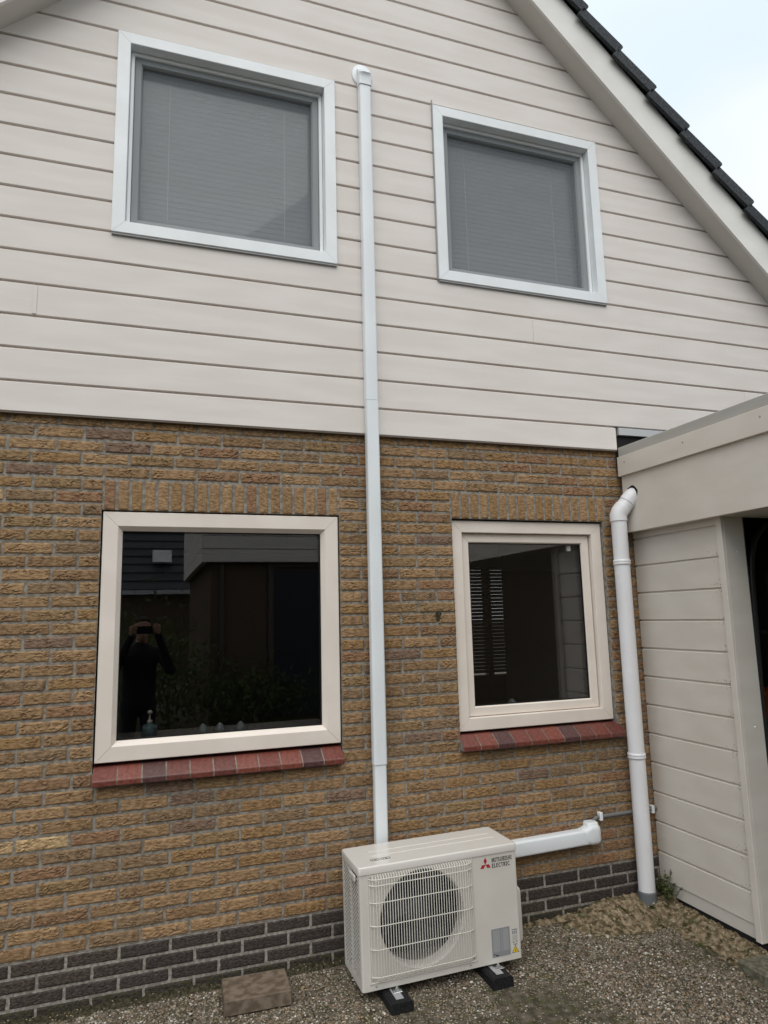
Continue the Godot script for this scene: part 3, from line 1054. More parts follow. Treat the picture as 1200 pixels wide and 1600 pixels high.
func soil_y(x: float, z: float) -> float:
	# soil washed up in the corner and along the walls
	var d := 1.79 - x
	var corner := 0.075 * exp(-pow(maxf(0.0, z - 0.02) / 0.20, 2.0)) * smoothstep(0.95, 1.45, x)
	var side := 0.050 * exp(-pow(maxf(0.0, d - 0.02) / 0.15, 2.0)) * (1.0 - smoothstep(0.75, 1.2, z))
	var along := 0.030 * exp(-pow(z / (0.034 + 0.016 * noi.get_noise_1d(x * 3.0)), 2.0))
	var b := maxf(maxf(corner, side), along)
	var rough := 0.016 * noi.get_noise_2d(x * 13.0, z * 13.0) + 0.010 * noi.get_noise_2d(x * 38.0, z * 38.0)
	return ground_y(x, z) - 0.012 + b + rough * clampf(b / 0.03, 0.0, 1.0)

func heightfield(x0: float, x1: float, z0: float, z1: float, nx: int, nz: int, f: Callable) -> SurfaceTool:
	var st := nst(true)
	var rows := []
	for j in nz + 1:
		var r := []
		for i in nx + 1:
			var x := lerpf(x0, x1, float(i) / nx)
			var z := lerpf(z0, z1, float(j) / nz)
			r.append(Vector3(x, f.call(x, z), z))
		rows.append(r)
	for j in nz:
		for i in nx:
			quad(st, rows[j][i], rows[j + 1][i], rows[j + 1][i + 1], rows[j][i + 1])
	return st

func build_ground():
	var g := Node3D.new()
	g.name = "ground"
	add_child(g)
	tag(g, "exposed aggregate paving in front of the house", "paving", "", "structure")
	var st := nst()
	var far := 160.0
	quad(st, Vector3(-far, -0.07, far), Vector3(far, -0.07, far), Vector3(far, -0.07, -far), Vector3(-far, -0.07, -far))
	fin(st, "base", M.slab, g)
	# slabs laid in rows, their tops follow the fall of the yard
	var zj := [-0.02, 0.44, 0.94, 1.44, 1.94, 2.44, 2.94, 3.44, 3.94, 4.44]
	for j in zj.size() - 1:
		var x := -4.0 + (0.12 if j % 2 == 0 else 0.37)
		while x < 1.75:
			var s := nst()
			var a := x + 0.003
			var b := minf(x + 0.497, 1.78)
			var c: float = zj[j] + 0.003
			var d: float = zj[j + 1] - 0.003
			var dy := rng.randf_range(-0.0025, 0.0025)
			var t := [Vector3(a, ground_y(a, c) + dy, c), Vector3(a, ground_y(a, d) + dy, d), Vector3(b, ground_y(b, d) + dy, d), Vector3(b, ground_y(b, c) + dy, c)]
			var u := []
			for v in t:
				u.append(Vector3(v.x, -0.065, v.z))
			prism(s, t, u)
			fin(s, "paving_slab", M.slab, g)
			x += 0.5
	# exposed pebbles in the slab faces
	var mesh := nst(true)
	var loops := []
	for k in 4:
		var l := []
		var v: float = [-0.9, -0.35, 0.35, 0.9][k]
		var r := sqrt(1.0 - v * v)
		for i in 6:
			var a := TAU * (i + 0.5 * (k % 2)) / 6
			l.append(Vector3(cos(a) * r, v * 0.62, sin(a) * r))
		loops.append(l)
	rings(mesh, loops)
	mesh.generate_normals()
	var mm := MultiMesh.new()
	mm.transform_format = MultiMesh.TRANSFORM_3D
	mm.use_colors = true
	mm.mesh = mesh.commit()
	var cols := [Color(0.30, 0.26, 0.20), Color(0.20, 0.165, 0.12), Color(0.42, 0.38, 0.31), Color(0.13, 0.10, 0.07), Color(0.25, 0.18, 0.12), Color(0.66, 0.63, 0.57), Color(0.17, 0.16, 0.14), Color(0.34, 0.24, 0.15)]
	var tr := []
	var cc := []
	for i in 210000:
		var x := rng.randf_range(-3.0, 1.78)
		var z := rng.randf_range(0.02, 2.2)
		if z > 1.2 and rng.randf() < 0.65:
			continue
		var patch := noi.get_noise_2d(x * 2.3 + 40.0, z * 2.3)
		if rng.randf() < 0.22 - 0.4 * patch:
			continue
		if soil_y(x, z) > ground_y(x, z) - 0.002:
			continue
		var s := rng.randf_range(0.0024, 0.0064)
		if rng.randf() < 0.03:
			s *= 1.5
		var bs := Basis.from_euler(Vector3(rng.randf_range(-0.5, 0.5), rng.randf() * TAU, rng.randf_range(-0.5, 0.5))) * Basis.from_scale(Vector3(s * rng.randf_range(0.9, 1.5), s, s))
		tr.append(Transform3D(bs, Vector3(x, ground_y(x, z) - s * 0.12, z)))
		var c: Color = cols[rng.randi() % cols.size()]
		if rng.randf() < 0.5:
			c = cols[[0, 1, 4, 3][rng.randi() % 4]]
		var f := rng.randf_range(0.60, 1.04)
		cc.append(Color(c.r * f, c.g * f, c.b * f))
	mm.instance_count = tr.size()
	for i in tr.size():
		mm.set_instance_transform(i, tr[i])
		mm.set_instance_color(i, cc[i])
	var mi := MultiMeshInstance3D.new()
	mi.name = "pebbles"
	mi.multimesh = mm
	mi.material_override = M.pebble
	mi.set_meta("kind", "stuff")
	g.add_child(mi)
	# soil in the corner and mossy strip at the wall foot
	var soil := fin(heightfield(0.75, 1.80, 0.0, 1.2, 170, 190, soil_y), "soil", M.soil, self)
	tag(soil, "sandy soil heaped in the corner round the downspout foot", "soil", "", "structure")
	var moss := fin(heightfield(-4.0, 0.76, 0.0, 0.16, 700, 26, soil_y), "moss_strip", M.moss, self)
	tag(moss, "mossy dirt strip along the foot of the brick wall", "moss", "", "structure")
	# crumbs of soil and grit
	var m2 := MultiMesh.new()
	m2.transform_format = MultiMesh.TRANSFORM_3D
	m2.use_colors = true
	m2.mesh = mm.mesh
	tr = []
	cc = []
	var cs := [Color(0.30, 0.24, 0.15), Color(0.20, 0.155, 0.09), Color(0.38, 0.31, 0.21), Color(0.10, 0.09, 0.05), Color(0.12, 0.13, 0.06), Color(0.45, 0.40, 0.32)]
	for i in 2600:
		var x := rng.randf_range(0.8, 1.78)
		var z := rng.randf_range(0.02, 1.0)
		if i % 4 == 0:
			x = rng.randf_range(-2.6, 0.9)
			z = absf(rng.randfn(0.03, 0.04)) + 0.004
		if soil_y(x, z) < ground_y(x, z) - 0.004:
			continue
		var s := rng.randf_range(0.0012, 0.0045)
		if rng.randf() < 0.07 and i % 4:
			s *= rng.randf_range(1.8, 3.2)
		tr.append(Transform3D(Basis.from_euler(Vector3(rng.randf() * 6, rng.randf() * 6, 0)).scaled_local(Vector3(s * 1.3, s, s)), Vector3(x, soil_y(x, z) + s * 0.2, z)))
		cc.append(cs[rng.randi() % (cs.size() if i % 4 else 4)])
	m2.instance_count = tr.size()
	for i in tr.size():
		m2.set_instance_transform(i, tr[i])
		m2.set_instance_color(i, cc[i])
	var mi2 := MultiMeshInstance3D.new()
	mi2.name = "soil_crumbs"
	mi2.multimesh = m2
	mi2.material_override = M.pebble
	add_child(mi2)
	tag(mi2, "loose grit and soil crumbs lying on the soil by the walls", "grit", "", "stuff")

# ------------------------------------------------------------------ outdoor unit
func build_outdoor_unit():
	var W := 0.80
	var H := 0.515
	var D := 0.285
	var u := thing("outdoor_unit", "beige air conditioner outdoor unit with wire fan grille on black blocks", "air conditioner", Vector3(0.2335, 0.056, 0.2575))
	u.rotation.z = deg_to_rad(0.8)
	var zf := D / 2
	var hw := W / 2
	# casing: front panel with a round fan opening, sides, back and base
	var st := nst()
	var cx := -0.100
	var cy := 0.262
	var R := 0.211
	var ang := []
	for i in 72:
		ang.append(TAU * i / 72)
	var y_lo := 0.0
	var y_hi := H - 0.028
	for p in [Vector2(-hw, y_lo), Vector2(hw, y_lo), Vector2(hw, y_hi), Vector2(-hw, y_hi)]:
		ang.append(fposmod(atan2(p.y - cy, p.x - cx), TAU))
	ang.sort()
	var ew := hw - 0.010
	var outer := func(a: float) -> Vector3:
		var d := Vector2(cos(a), sin(a))
		var t := 1e9
		if absf(d.x) > 1e-6:
			t = minf(t, ((ew if d.x > 0 else -ew) - cx) / d.x)
		if absf(d.y) > 1e-6:
			t = minf(t, ((y_hi if d.y > 0 else y_lo) - cy) / d.y)
		return Vector3(cx + d.x * t, cy + d.y * t, zf)
	ang = []
	for i in 96:
		ang.append(TAU * i / 96)
	for p in [Vector2(-ew, y_lo), Vector2(ew, y_lo), Vector2(ew, y_hi), Vector2(-ew, y_hi)]:
		ang.append(fposmod(atan2(p.y - cy, p.x - cx), TAU))
	ang.sort()
	for i in ang.size():
		var a: float = ang[i]
		var b: float = ang[(i + 1) % ang.size()]
		if absf(a - b) < 1e-6:
			continue
		var ia := Vector3(cx + cos(a) * R, cy + sin(a) * R, zf)
		var ib := Vector3(cx + cos(b) * R, cy + sin(b) * R, zf)
		quad(st, ia, outer.call(a), outer.call(b), ib)
	# rounded vertical corners and the walls behind them
	for s in [-1.0, 1.0]:
		var prev := Vector3(s * ew, 0, zf)
		for k in range(1, 5):
			var t := PI / 2 * k / 4
			var nx := Vector3(s * (ew + 0.010 * sin(t)), 0, zf - 0.010 + 0.010 * cos(t))
			poly(st, [prev, nx, nx + Vector3(0, y_hi, 0), prev + Vector3(0, y_hi, 0)], Vector3(0, 0.2, 0))
			prev = nx
		if s > 0:
			poly(st, [prev, Vector3(hw, 0, -zf), Vector3(hw, y_hi, -zf), prev + Vector3(0, y_hi, 0)], Vector3(0, 0.2, 0))
	poly(st, [Vector3(-hw, 0, -zf), Vector3(hw, 0, -zf), Vector3(hw, y_hi, -zf), Vector3(-hw, y_hi, -zf)], Vector3(0, 0.2, 0))
	poly(st, [Vector3(-hw, 0, -zf), Vector3(hw, 0, -zf), Vector3(ew, 0, zf), Vector3(-ew, 0, zf)], Vector3(0, 0.2, 0))
	# posts either side of the louvred end
	box(st, Vector3(-hw, 0.0005, zf - 0.030), Vector3(-hw + 0.004, y_hi, zf - 0.0101))
	box(st, Vector3(-hw, 0.0005, -zf + 0.0005), Vector3(-hw + 0.004, y_hi, -zf + 0.018))
	box(st, Vector3(-hw, 0.0005, -zf + 0.0181), Vector3(-hw + 0.004, 0.030, zf - 0.0301))
	fin(st, "casing", M.unit, u)
	# bell mouth
	var bm := nst(true)
	var lp := []
	for k in 7:
		var t: float = [0.0, 0.15, 0.35, 0.6, 0.8, 1.0, 1.0][k]
		var l := []
		for i in 64:
			var a := TAU * i / 64
			var rr := R - 0.009 * sin(t * PI / 2)
			l.append(Vector3(cx + cos(a) * rr, cy + sin(a) * rr, zf - 0.028 * (1.0 - cos(t * PI / 2)) - (0.03 if k == 6 else 0.0)))
		lp.append(l)
	rings(bm, lp, false, false)
	fin(bm, "fan_shroud", M.unit, u)
	boxm("fan_chamber", Vector3(-hw + 0.006, 0.02, -zf + 0.004), Vector3(hw - 0.03, y_hi - 0.02, -zf + 0.03), M.dark, u)
	boxm("partition", Vector3(0.165, 0.02, -zf + 0.031), Vector3(0.170, y_hi - 0.02, zf - 0.004), M.dark, u)
	# fan with three blades
	var fan := part("fan", u, Vector3(cx, cy, 0.055))
	var hs := nst(true)
	var hl := []
	for p in [Vector2(0.062, -0.05), Vector2(0.062, 0.015), Vector2(0.055, 0.026), Vector2(0.03, 0.031), Vector2(0.001, 0.032)]:
		var l := []
		for i in 28:
			var a := TAU * i / 28
			l.append(Vector3(cos(a) * p.x, sin(a) * p.x, p.y))
		hl.append(l)
	rings(hs, hl)
	fin(hs, "hub", M.fan, fan)
	for k in 3:
		var bs := nst(true)
		var a0 := TAU * k / 3 + 0.5
		var top := []
		for i in 9:
			var r := lerpf(0.060, 0.180, i / 8.0)
			var sweep := 0.35 * pow(i / 8.0, 1.3)
			var row := []
			for j in 7:
				var t := j / 6.0
				var a := a0 + sweep + (t - 0.5) * lerpf(1.1, 1.35, i / 8.0)
				row.append(Vector3(cos(a) * r, sin(a) * r, lerpf(-0.035, 0.018, t) + 0.008 * sin(t * PI)))
			top.append(row)
		for i in 8:
			for j in 6:
				quad(bs, top[i][j], top[i + 1][j], top[i + 1][j + 1], top[i][j + 1])
		fin(bs, "blade", M.fan, fan)
	# wire grille: close uprights bent back at both ends, and cross wires
	var gs := nst(true)
	var gx0 := -0.352
	var gx1 := 0.152
	var gy0 := 0.046
	var gy1 := 0.468
	var nw := 40
	for k in nw + 1:
		var x := lerpf(gx0, gx1, float(k) / nw)
		var edge := minf(x - gx0, gx1 - x)
		var zo := zf + 0.018 * smoothstep(-0.002, 0.03, edge) + 0.003
		tube(gs, [Vector3(x, gy1 + 0.012, zf - 0.001), Vector3(x, gy1 + 0.004, zo - 0.004), Vector3(x, gy1 - 0.008, zo), Vector3(x, gy0 + 0.008, zo), Vector3(x, gy0 - 0.004, zo - 0.004), Vector3(x, gy0 - 0.012, zf - 0.001)], [0.0019], 6)
	var gw := fin(gs, "grille_uprights", M.wire, u)
	gw.set_meta("kind", "stuff")
	for y in [gy1 - 0.004, gy1 - 0.030, 0.365, 0.268, 0.171, gy0 + 0.012]:
		var cw := nst(true)
		tube(cw, [Vector3(gx0 - 0.004, y, zf - 0.001), Vector3(gx0 + 0.006, y, zf + 0.012), Vector3(gx0 + 0.03, y, zf + 0.0205), Vector3(gx1 - 0.03, y, zf + 0.0205), Vector3(gx1 - 0.006, y, zf + 0.012), Vector3(gx1 + 0.004, y, zf - 0.001)], [0.0021], 8)
		fin(cw, "grille_wire", M.wire, u)
	for p in [Vector2(gx0 + 0.002, gy0 - 0.002), Vector2(gx1 - 0.002, gy0 - 0.002), Vector2(-0.335, 0.018), Vector2(0.128, 0.018), Vector2(gx0 + 0.002, gy1 + 0.004)]:
		var ss := nst(true)
		tube(ss, [Vector3(p.x, p.y, zf), Vector3(p.x, p.y, zf + 0.003), Vector3(p.x, p.y, zf + 0.004)], [0.0045, 0.0042, 0.002], 10)
		fin(ss, "screw", M.zinc, u)
	# shallow raised lip round the grille field
	mitred(u, "grille_border", M.unit, gx0 - 0.012, gx1 + 0.012, gy0 - 0.020, gy1 + 0.022, [Vector2(0, zf - 0.002), Vector2(0, zf + 0.0015), Vector2(0.002, zf + 0.003), Vector2(0.005, zf + 0.003), Vector2(0.006, zf - 0.002)])
	# lid with rolled rim and two pressed ribs
	var lid := nst(true)
	var ll := []
	for k in [[-0.001, 0.004, 0.0], [0.004, 0.004, 0.0], [0.026, 0.004, 0.0], [0.0305, 0.002, 0.0], [0.032, -0.003, 0.0]]:
		var l := []
		for q in rrect(W + 0.004 + k[1] * 2 - 0.004, D + 0.004 + k[1] * 2 - 0.004, 0.014, 4):
			l.append(Vector3(q.x, y_hi + k[0], -q.y))
		ll.append(l)
	rings(lid, ll)
	fin(lid, "lid", M.unit_lid, u)
	for zz in [-0.055, 0.005]:
		var rb := nst()
		box(rb, Vector3(-0.30, y_hi + 0.030, zz - 0.016), Vector3(0.345, y_hi + 0.0335, zz + 0.016), 0.0012)
		fin(rb, "lid_rib", M.unit_lid, u)
	# printed mark on the lid
	var mk := nst()
	for i in 2:
		var x := -0.322 + i * 0.052
		for b in [[0, 0, 0.044, 0.0025], [0, 0.0205, 0.044, 0.023], [0, 0.0026, 0.0025, 0.0204], [0.0415, 0.0026, 0.044, 0.0204], [0.010, 0.007, 0.014, 0.017], [0.020, 0.007, 0.030, 0.010], [0.020, 0.014, 0.034, 0.017]]:
			box(mk, Vector3(x + b[0], y_hi + 0.0321, 0.060 + b[1]), Vector3(x + b[2], y_hi + 0.0326, 0.060 + b[3]))
	fin(mk, "printed_mark", M.black_print, u)
	# louvred end: slanted bars over a dark coil
	boxm("coil", Vector3(-hw + 0.060, 0.005, -zf + 0.031), Vector3(-hw + 0.075, y_hi - 0.004, zf - 0.060), M.dark, u)
	var lv := nst()
	var z0 := -zf + 0.018
	var z1 := zf - 0.030
	var yy := 0.026
	while yy < y_hi - 0.01:
		var drop := 0.085
		var a := [Vector3(-hw, yy, z1), Vector3(-hw, yy + 0.0062, z1), Vector3(-hw, minf(yy + 0.0062 + drop, y_hi), z0), Vector3(-hw, minf(yy + drop, y_hi - 0.002), z0)]
		var b := []
		for v in a:
			b.append(v + Vector3(0.0022, 0, 0))
		prism(lv, a, b)
		yy += 0.0195
	yy = 0.030
	var kx := -1
	while kx > -6:
		var y2 := 0.026 + kx * 0.0195
		var drop := 0.085
		var zt := z1 - (0.028 - y2) / drop * (z1 - z0)
		kx -= 1
		if zt < z0 + 0.005:
			continue
		var a := [Vector3(-hw, 0.028, zt), Vector3(-hw, 0.0342, zt), Vector3(-hw, y2 + 0.0062 + drop, z0), Vector3(-hw, y2 + drop, z0)]
		var b := []
		for v in a:
			b.append(v + Vector3(0.0022, 0, 0))
		prism(lv, a, b)
	box(lv, Vector3(-hw - 0.001, 0.03, -0.013), Vector3(-hw + 0.008, y_hi - 0.002, -0.002))
	var lo := fin(lv, "side_louvre", M.unit, u)
	lo.set_meta("kind", "stuff")
	boxm("lifting_grip", Vector3(-hw - 0.012, y_hi - 0.040, 0.02), Vector3(-hw - 0.0012, y_hi - 0.012, 0.10), M.unit, u, 0.004)
	# service cover on the other end
	var sc := nst(true)
	var sl := []
	for k in [[0.0, 0.0], [0.034, 0.0], [0.040, 0.006], [0.041, 0.012]]:
		var l := []
		for q in rrect(0.20 - k[1] * 2, 0.255 - k[1] * 2, 0.02, 4):
			l.append(Vector3(hw + 0.0005 + k[0], 0.165 + q.y, -0.005 - q.x))
		sl.append(l)
	rings(sc, sl)
	fin(sc, "service_cover", M.unit, u)
	# maker's emblem and lettering, flat print on the front
	var em := part("emblem", u)
	var ec := Vector2(0.232, 0.4415)
	var r := 0.0185
	for k in 3:
		var a := PI / 2 + TAU * k / 3
		var d := Vector2(cos(a), sin(a))
		var s := Vector2(-d.y, d.x)
		var es := nst()
		var p := []
		for q in [Vector2.ZERO, d * r * 0.87 + s * r * 0.5, d * r * 1.74, d * r * 0.87 - s * r * 0.5]:
			p.append(Vector3(ec.x + q.x, ec.y + q.y, zf + 0.0002))
		var p2 := []
		for v in p:
			p2.append(v + Vector3(0, 0, 0.0006))
		prism(es, p, p2)
		fin(es, "diamond", M.red_print, em)
	for ln in [["MITSUBISHI", 0.447], ["ELECTRIC", 0.4215]]:
		lettering(u, ln[0], Vector3(0.2665, ln[1], zf + 0.0003), 0.0195, 0.00062 * (0.108 if ln[0] == "MITSUBISHI" else 0.096), M.black_print)
	# rating plate and safety labels
	var plate := boxm("rating_plate", Vector3(0.243, 0.026, zf + 0.0002), Vector3(0.340, 0.150, zf + 0.0010), M.grey_print, u)
	for c in [[0.250, 0.286], [0.293, 0.299], [0.303, 0.333]]:
		boxm("print_column", Vector3(c[0], 0.048, zf + 0.0011), Vector3(c[1], 0.143, zf + 0.0013), M.mid_print, plate)
	boxm("print_mark", Vector3(0.251, 0.036, zf + 0.0011), Vector3(0.257, 0.041, zf + 0.0013), M.black_print, plate)
	boxm("print_mark", Vector3(0.260, 0.030, zf + 0.0011), Vector3(0.274, 0.036, zf + 0.0013), M.black_print, plate)
	var lab := part("safety_label", u)
	for b in [[0.351, 0.128, 0.381, 0.133], [0.353, 0.110, 0.360, 0.125], [0.363, 0.110, 0.369, 0.125], [0.372, 0.110, 0.379, 0.125], [0.352, 0.102, 0.380, 0.104], [0.352, 0.096, 0.380, 0.098], [0.352, 0.090, 0.380, 0.092], [0.352, 0.084, 0.380, 0.086], [0.353, 0.072, 0.364, 0.078], [0.370, 0.074, 0.380, 0.080], [0.359, 0.062, 0.377, 0.068]]:
		boxm("print_bar", Vector3(b[0], b[1], zf + 0.0002), Vector3(b[2], b[3], zf + 0.0005), M.grey_print, lab)
	for k in [[0.0215, M.black_print, 0.0003], [0.0175, M.yellow, 0.0007]]:
		var ts := nst()
		var p := []
		for i in 3:
			var a := PI / 2 + TAU * i / 3
			p.append(Vector3(0.3665 + cos(a) * k[0], 0.040 + sin(a) * k[0], zf + k[2]))
		var p2 := []
		for v in p:
			p2.append(v + Vector3(0, 0, 0.0003))
		prism(ts, p, p2)
		fin(ts, "warning_triangle", k[1], lab)
	var bo := nst()
	for q in [[Vector2(0.0015, 0.009), Vector2(-0.004, 0.0), Vector2(0.0, 0.0005), Vector2(0.003, 0.009)], [Vector2(0.0, 0.0005), Vector2(0.0035, 0.001), Vector2(-0.002, -0.008), Vector2(-0.0005, -0.002)]]:
		var p := []
		var p2 := []
		for v in q:
			p.append(Vector3(0.3665 + v.x, 0.038 + v.y, zf + 0.0012))
			p2.append(Vector3(0.3665 + v.x, 0.038 + v.y, zf + 0.0015))
		prism(bo, p, p2)
	fin(bo, "bolt_symbol", M.black_print, lab)
	# brackets under the base
	for x in [-0.245, 0.262]:
		var fb := part("foot_bracket", u, Vector3(x, 0, 0))
		boxm("bracket_plate", Vector3(-0.020, -0.012, zf - 0.04), Vector3(0.020, -0.0085, zf + 0.036), M.chrome, fb, 0.001)
		boxm("bracket_web", Vector3(-0.020, -0.0084, zf - 0.039), Vector3(0.020, -0.0003, zf - 0.036), M.chrome, fb)
		var nb := nst()
		var a := []
		var b := []
		for i in 6:
			var t := TAU * i / 6
			a.append(Vector3(cos(t) * 0.0085, -0.0084, zf + 0.016 + sin(t) * 0.0085))
			b.append(Vector3(cos(t) * 0.0085, -0.0015, zf + 0.016 + sin(t) * 0.0085))
		prism(nb, a, b)
		fin(nb, "nut", M.chrome, fb)
		var bb := nst(true)
		tube(bb, [Vector3(0, -0.0014, zf + 0.016), Vector3(0, 0.006, zf + 0.016)], [0.0045], 10)
		fin(bb, "bolt", M.zinc, fb)
	# rubber support blocks
	for k in 2:
		var x: float = [-0.020, 0.476][k]
		var zfr: float = [0.512, 0.500][k]
		var bl := thing("mounting_block", ["black rubber block under the fan grille end of the outdoor unit", "black rubber block under the lettered end of the outdoor unit"][k], "block", Vector3(x, 0, 0), "rubber blocks under the outdoor unit")
		var yb := ground_y(x, 0.35) + 0.001
		var yt := 0.0435 + (x - 0.2335) * 0.01396
		var s := nst()
		var f := [Vector3(-0.052, yb, zfr), Vector3(0.052, yb, zfr), Vector3(0.052, yt - 0.010, zfr), Vector3(0.042, yt, zfr), Vector3(-0.042, yt, zfr), Vector3(-0.052, yt - 0.010, zfr)]
		var q := []
		for v in f:
			q.append(Vector3(v.x, v.y, 0.09))
		prism(s, f, q)
		fin(s, "body", M.block, bl)
		boxm("channel", Vector3(-0.018, yt + 0.0001, 0.10), Vector3(0.018, yt + 0.0008, zfr - 0.03), M.zinc, bl)

func lettering(parent: Node3D, text: String, at: Vector3, cap: float, px: float, m: Material):
	var t := TextMesh.new()
	var f := SystemFont.new()
	f.font_names = PackedStringArray(["Droid Sans"])
	f.font_weight = 700
	t.font = f
	t.text = text
	t.font_size = 32
	t.pixel_size = 0.001
	t.depth = 0.0004
	t.horizontal_alignment = HORIZONTAL_ALIGNMENT_LEFT
	t.vertical_alignment = VERTICAL_ALIGNMENT_BOTTOM
	var bb := t.get_aabb()
	var wide := px / 0.00062
	var sx := wide / maxf(bb.size.x, 1e-4)
	var sy := cap / maxf(bb.size.y, 1e-4)
	var o := inst(t, "lettering", m, parent)
	o.transform = Transform3D(Basis.from_scale(Vector3(sx, sy, 1)), at - Vector3(bb.position.x * sx, bb.position.y * sy, bb.position.z))

# ------------------------------------------------------------------ ducts and pipes
func duct_loop(c: Vector3, ux: Vector3, uz: Vector3, w: float, d: float, r := 0.012) -> Array:
	# flat back, rounded front
	var l := []
	for q in rrect(w, d, r, 4):
		l.append(c + ux * q.x + uz * q.y)
	return l

func build_ducts():
	var t := thing("wall_duct", "tall white pipe duct running up the wall between the windows", "pipe duct", Vector3(0.049, 0.30, 0.058))
	var o := -t.position
	var runs := [[0.30, 0.9365, 0.066, 0.050], [0.9385, 2.881, 0.072, 0.054], [2.8828, 4.845, 0.072, 0.054]]
	for r in runs:
		var st := nst(true)
		var zc: float = 0.0315 + r[3] / 2.0
		rings(st, [duct_loop(Vector3(0.049, r[0], zc) + o, Vector3.RIGHT, Vector3.FORWARD, r[2], r[3]), duct_loop(Vector3(0.049, r[1], zc) + o, Vector3.RIGHT, Vector3.FORWARD, r[2], r[3])])
		fin(st, "duct_cover", M.white_pvc, t)
	# wall inlet cap: collar, bulb turning into the wall, round flange
	var st := nst(true)
	var lp := []
	lp.append(duct_loop(Vector3(0.049, 4.838, 0.061) + o, Vector3.RIGHT, Vector3.FORWARD, 0.078, 0.060))
	lp.append(duct_loop(Vector3(0.049, 4.885, 0.061) + o, Vector3.RIGHT, Vector3.FORWARD, 0.078, 0.060))
	for k in 9:
		var a := PI / 2 * k / 8
		var c := Vector3(0.049, 4.905 + 0.052 * sin(a), 0.065 - 0.040 * (1.0 - cos(a)) + 0.012 * sin(a * 2.0))
		var uz := Vector3(0, sin(a), -cos(a)).normalized()
		lp.append(duct_loop(c + o, Vector3.RIGHT, uz, 0.078, 0.066 + 0.012 * sin(a), 0.026))
	rings(st, lp)
	fin(st, "inlet_cap", M.white_pvc, t)
	var fl := nst(true)
	var f2 := []
	for k in [[0.064, 0.0302], [0.064, 0.036], [0.060, 0.039], [0.03, 0.040]]:
		var l := []
		for i in 28:
			var a := TAU * i / 28
			l.append(Vector3(0.046 + cos(a) * k[0], 4.935 + sin(a) * k[0] * 1.15, k[1]) + o)
		f2.append(l)
	rings(fl, f2)
	fin(fl, "flange", M.white_pvc, t)
	# short duct from the unit along the wall
	var s := thing("wall_duct_001", "short white pipe duct leaving the outdoor unit along the brickwork", "pipe duct", Vector3(1.0, 0.43, 0.05))
	o = -s.position
	var st2 := nst(true)
	var zc := 0.042
	var p0 := Vector3(0.50, 0.418, zc)
	var p1 := Vector3(1.275, 0.4345, zc)
	var up := Vector3(-0.021, 1, 0).normalized()
	rings(st2, [duct_loop(p0 + o, up, Vector3.FORWARD, 0.080, 0.066), duct_loop(p1 + o, up, Vector3.FORWARD, 0.080, 0.066)])
	fin(st2, "duct_cover", M.white_pvc, s)
	var st3 := nst(true)
	var l3 := []
	for k in [[1.240, 0.084, 0.070, 0.436], [1.258, 0.086, 0.072, 0.437], [1.275, 0.096, 0.076, 0.441], [1.290, 0.106, 0.080, 0.443], [1.330, 0.106, 0.080, 0.444], [1.348, 0.098, 0.074, 0.444], [1.356, 0.070, 0.060, 0.444]]:
		l3.append(duct_loop(Vector3(k[0], k[3], 0.0045 + k[2] / 2) + o, up, Vector3.FORWARD, k[1], k[2], 0.024))
	rings(st3, l3)
	fin(st3, "end_cap", M.white_pvc, s)
	var st4 := nst(true)
	rings(st4, [duct_loop(Vector3(1.312, 0.485, 0.038) + o, Vector3.RIGHT, Vector3.FORWARD, 0.075, 0.066, 0.018), duct_loop(Vector3(1.312, 0.504, 0.036) + o, Vector3.RIGHT, Vector3.FORWARD, 0.072, 0.062, 0.018), duct_loop(Vector3(1.312, 0.508, 0.034) + o, Vector3.RIGHT, Vector3.FORWARD, 0.062, 0.050, 0.018)])
	fin(st4, "cap_hump", M.white_pvc, s)
	# thin grey pipe on the wall with clips
	var wp := thing("wall_pipe", "thin grey pipe clipped to the brickwork behind the downspout", "pipe", Vector3(1.55, 0.52, 0.02))
	o = -wp.position
	var st5 := nst(true)
	tube(st5, [Vector3(1.335, 0.47, 0.018) + o, Vector3(1.345, 0.505, 0.019) + o, Vector3(1.365, 0.518, 0.020) + o, Vector3(1.40, 0.520, 0.020) + o, Vector3(1.60, 0.522, 0.020) + o, Vector3(1.788, 0.525, 0.020) + o], [0.011], 10)
	fin(st5, "pipe", M.pipe_grey, wp)
	for x in [1.392, 1.755]:
		boxm("clip", Vector3(x - 0.010, 0.500, 0.004) + o, Vector3(x + 0.010, 0.545, 0.036) + o, M.bead, wp, 0.003)

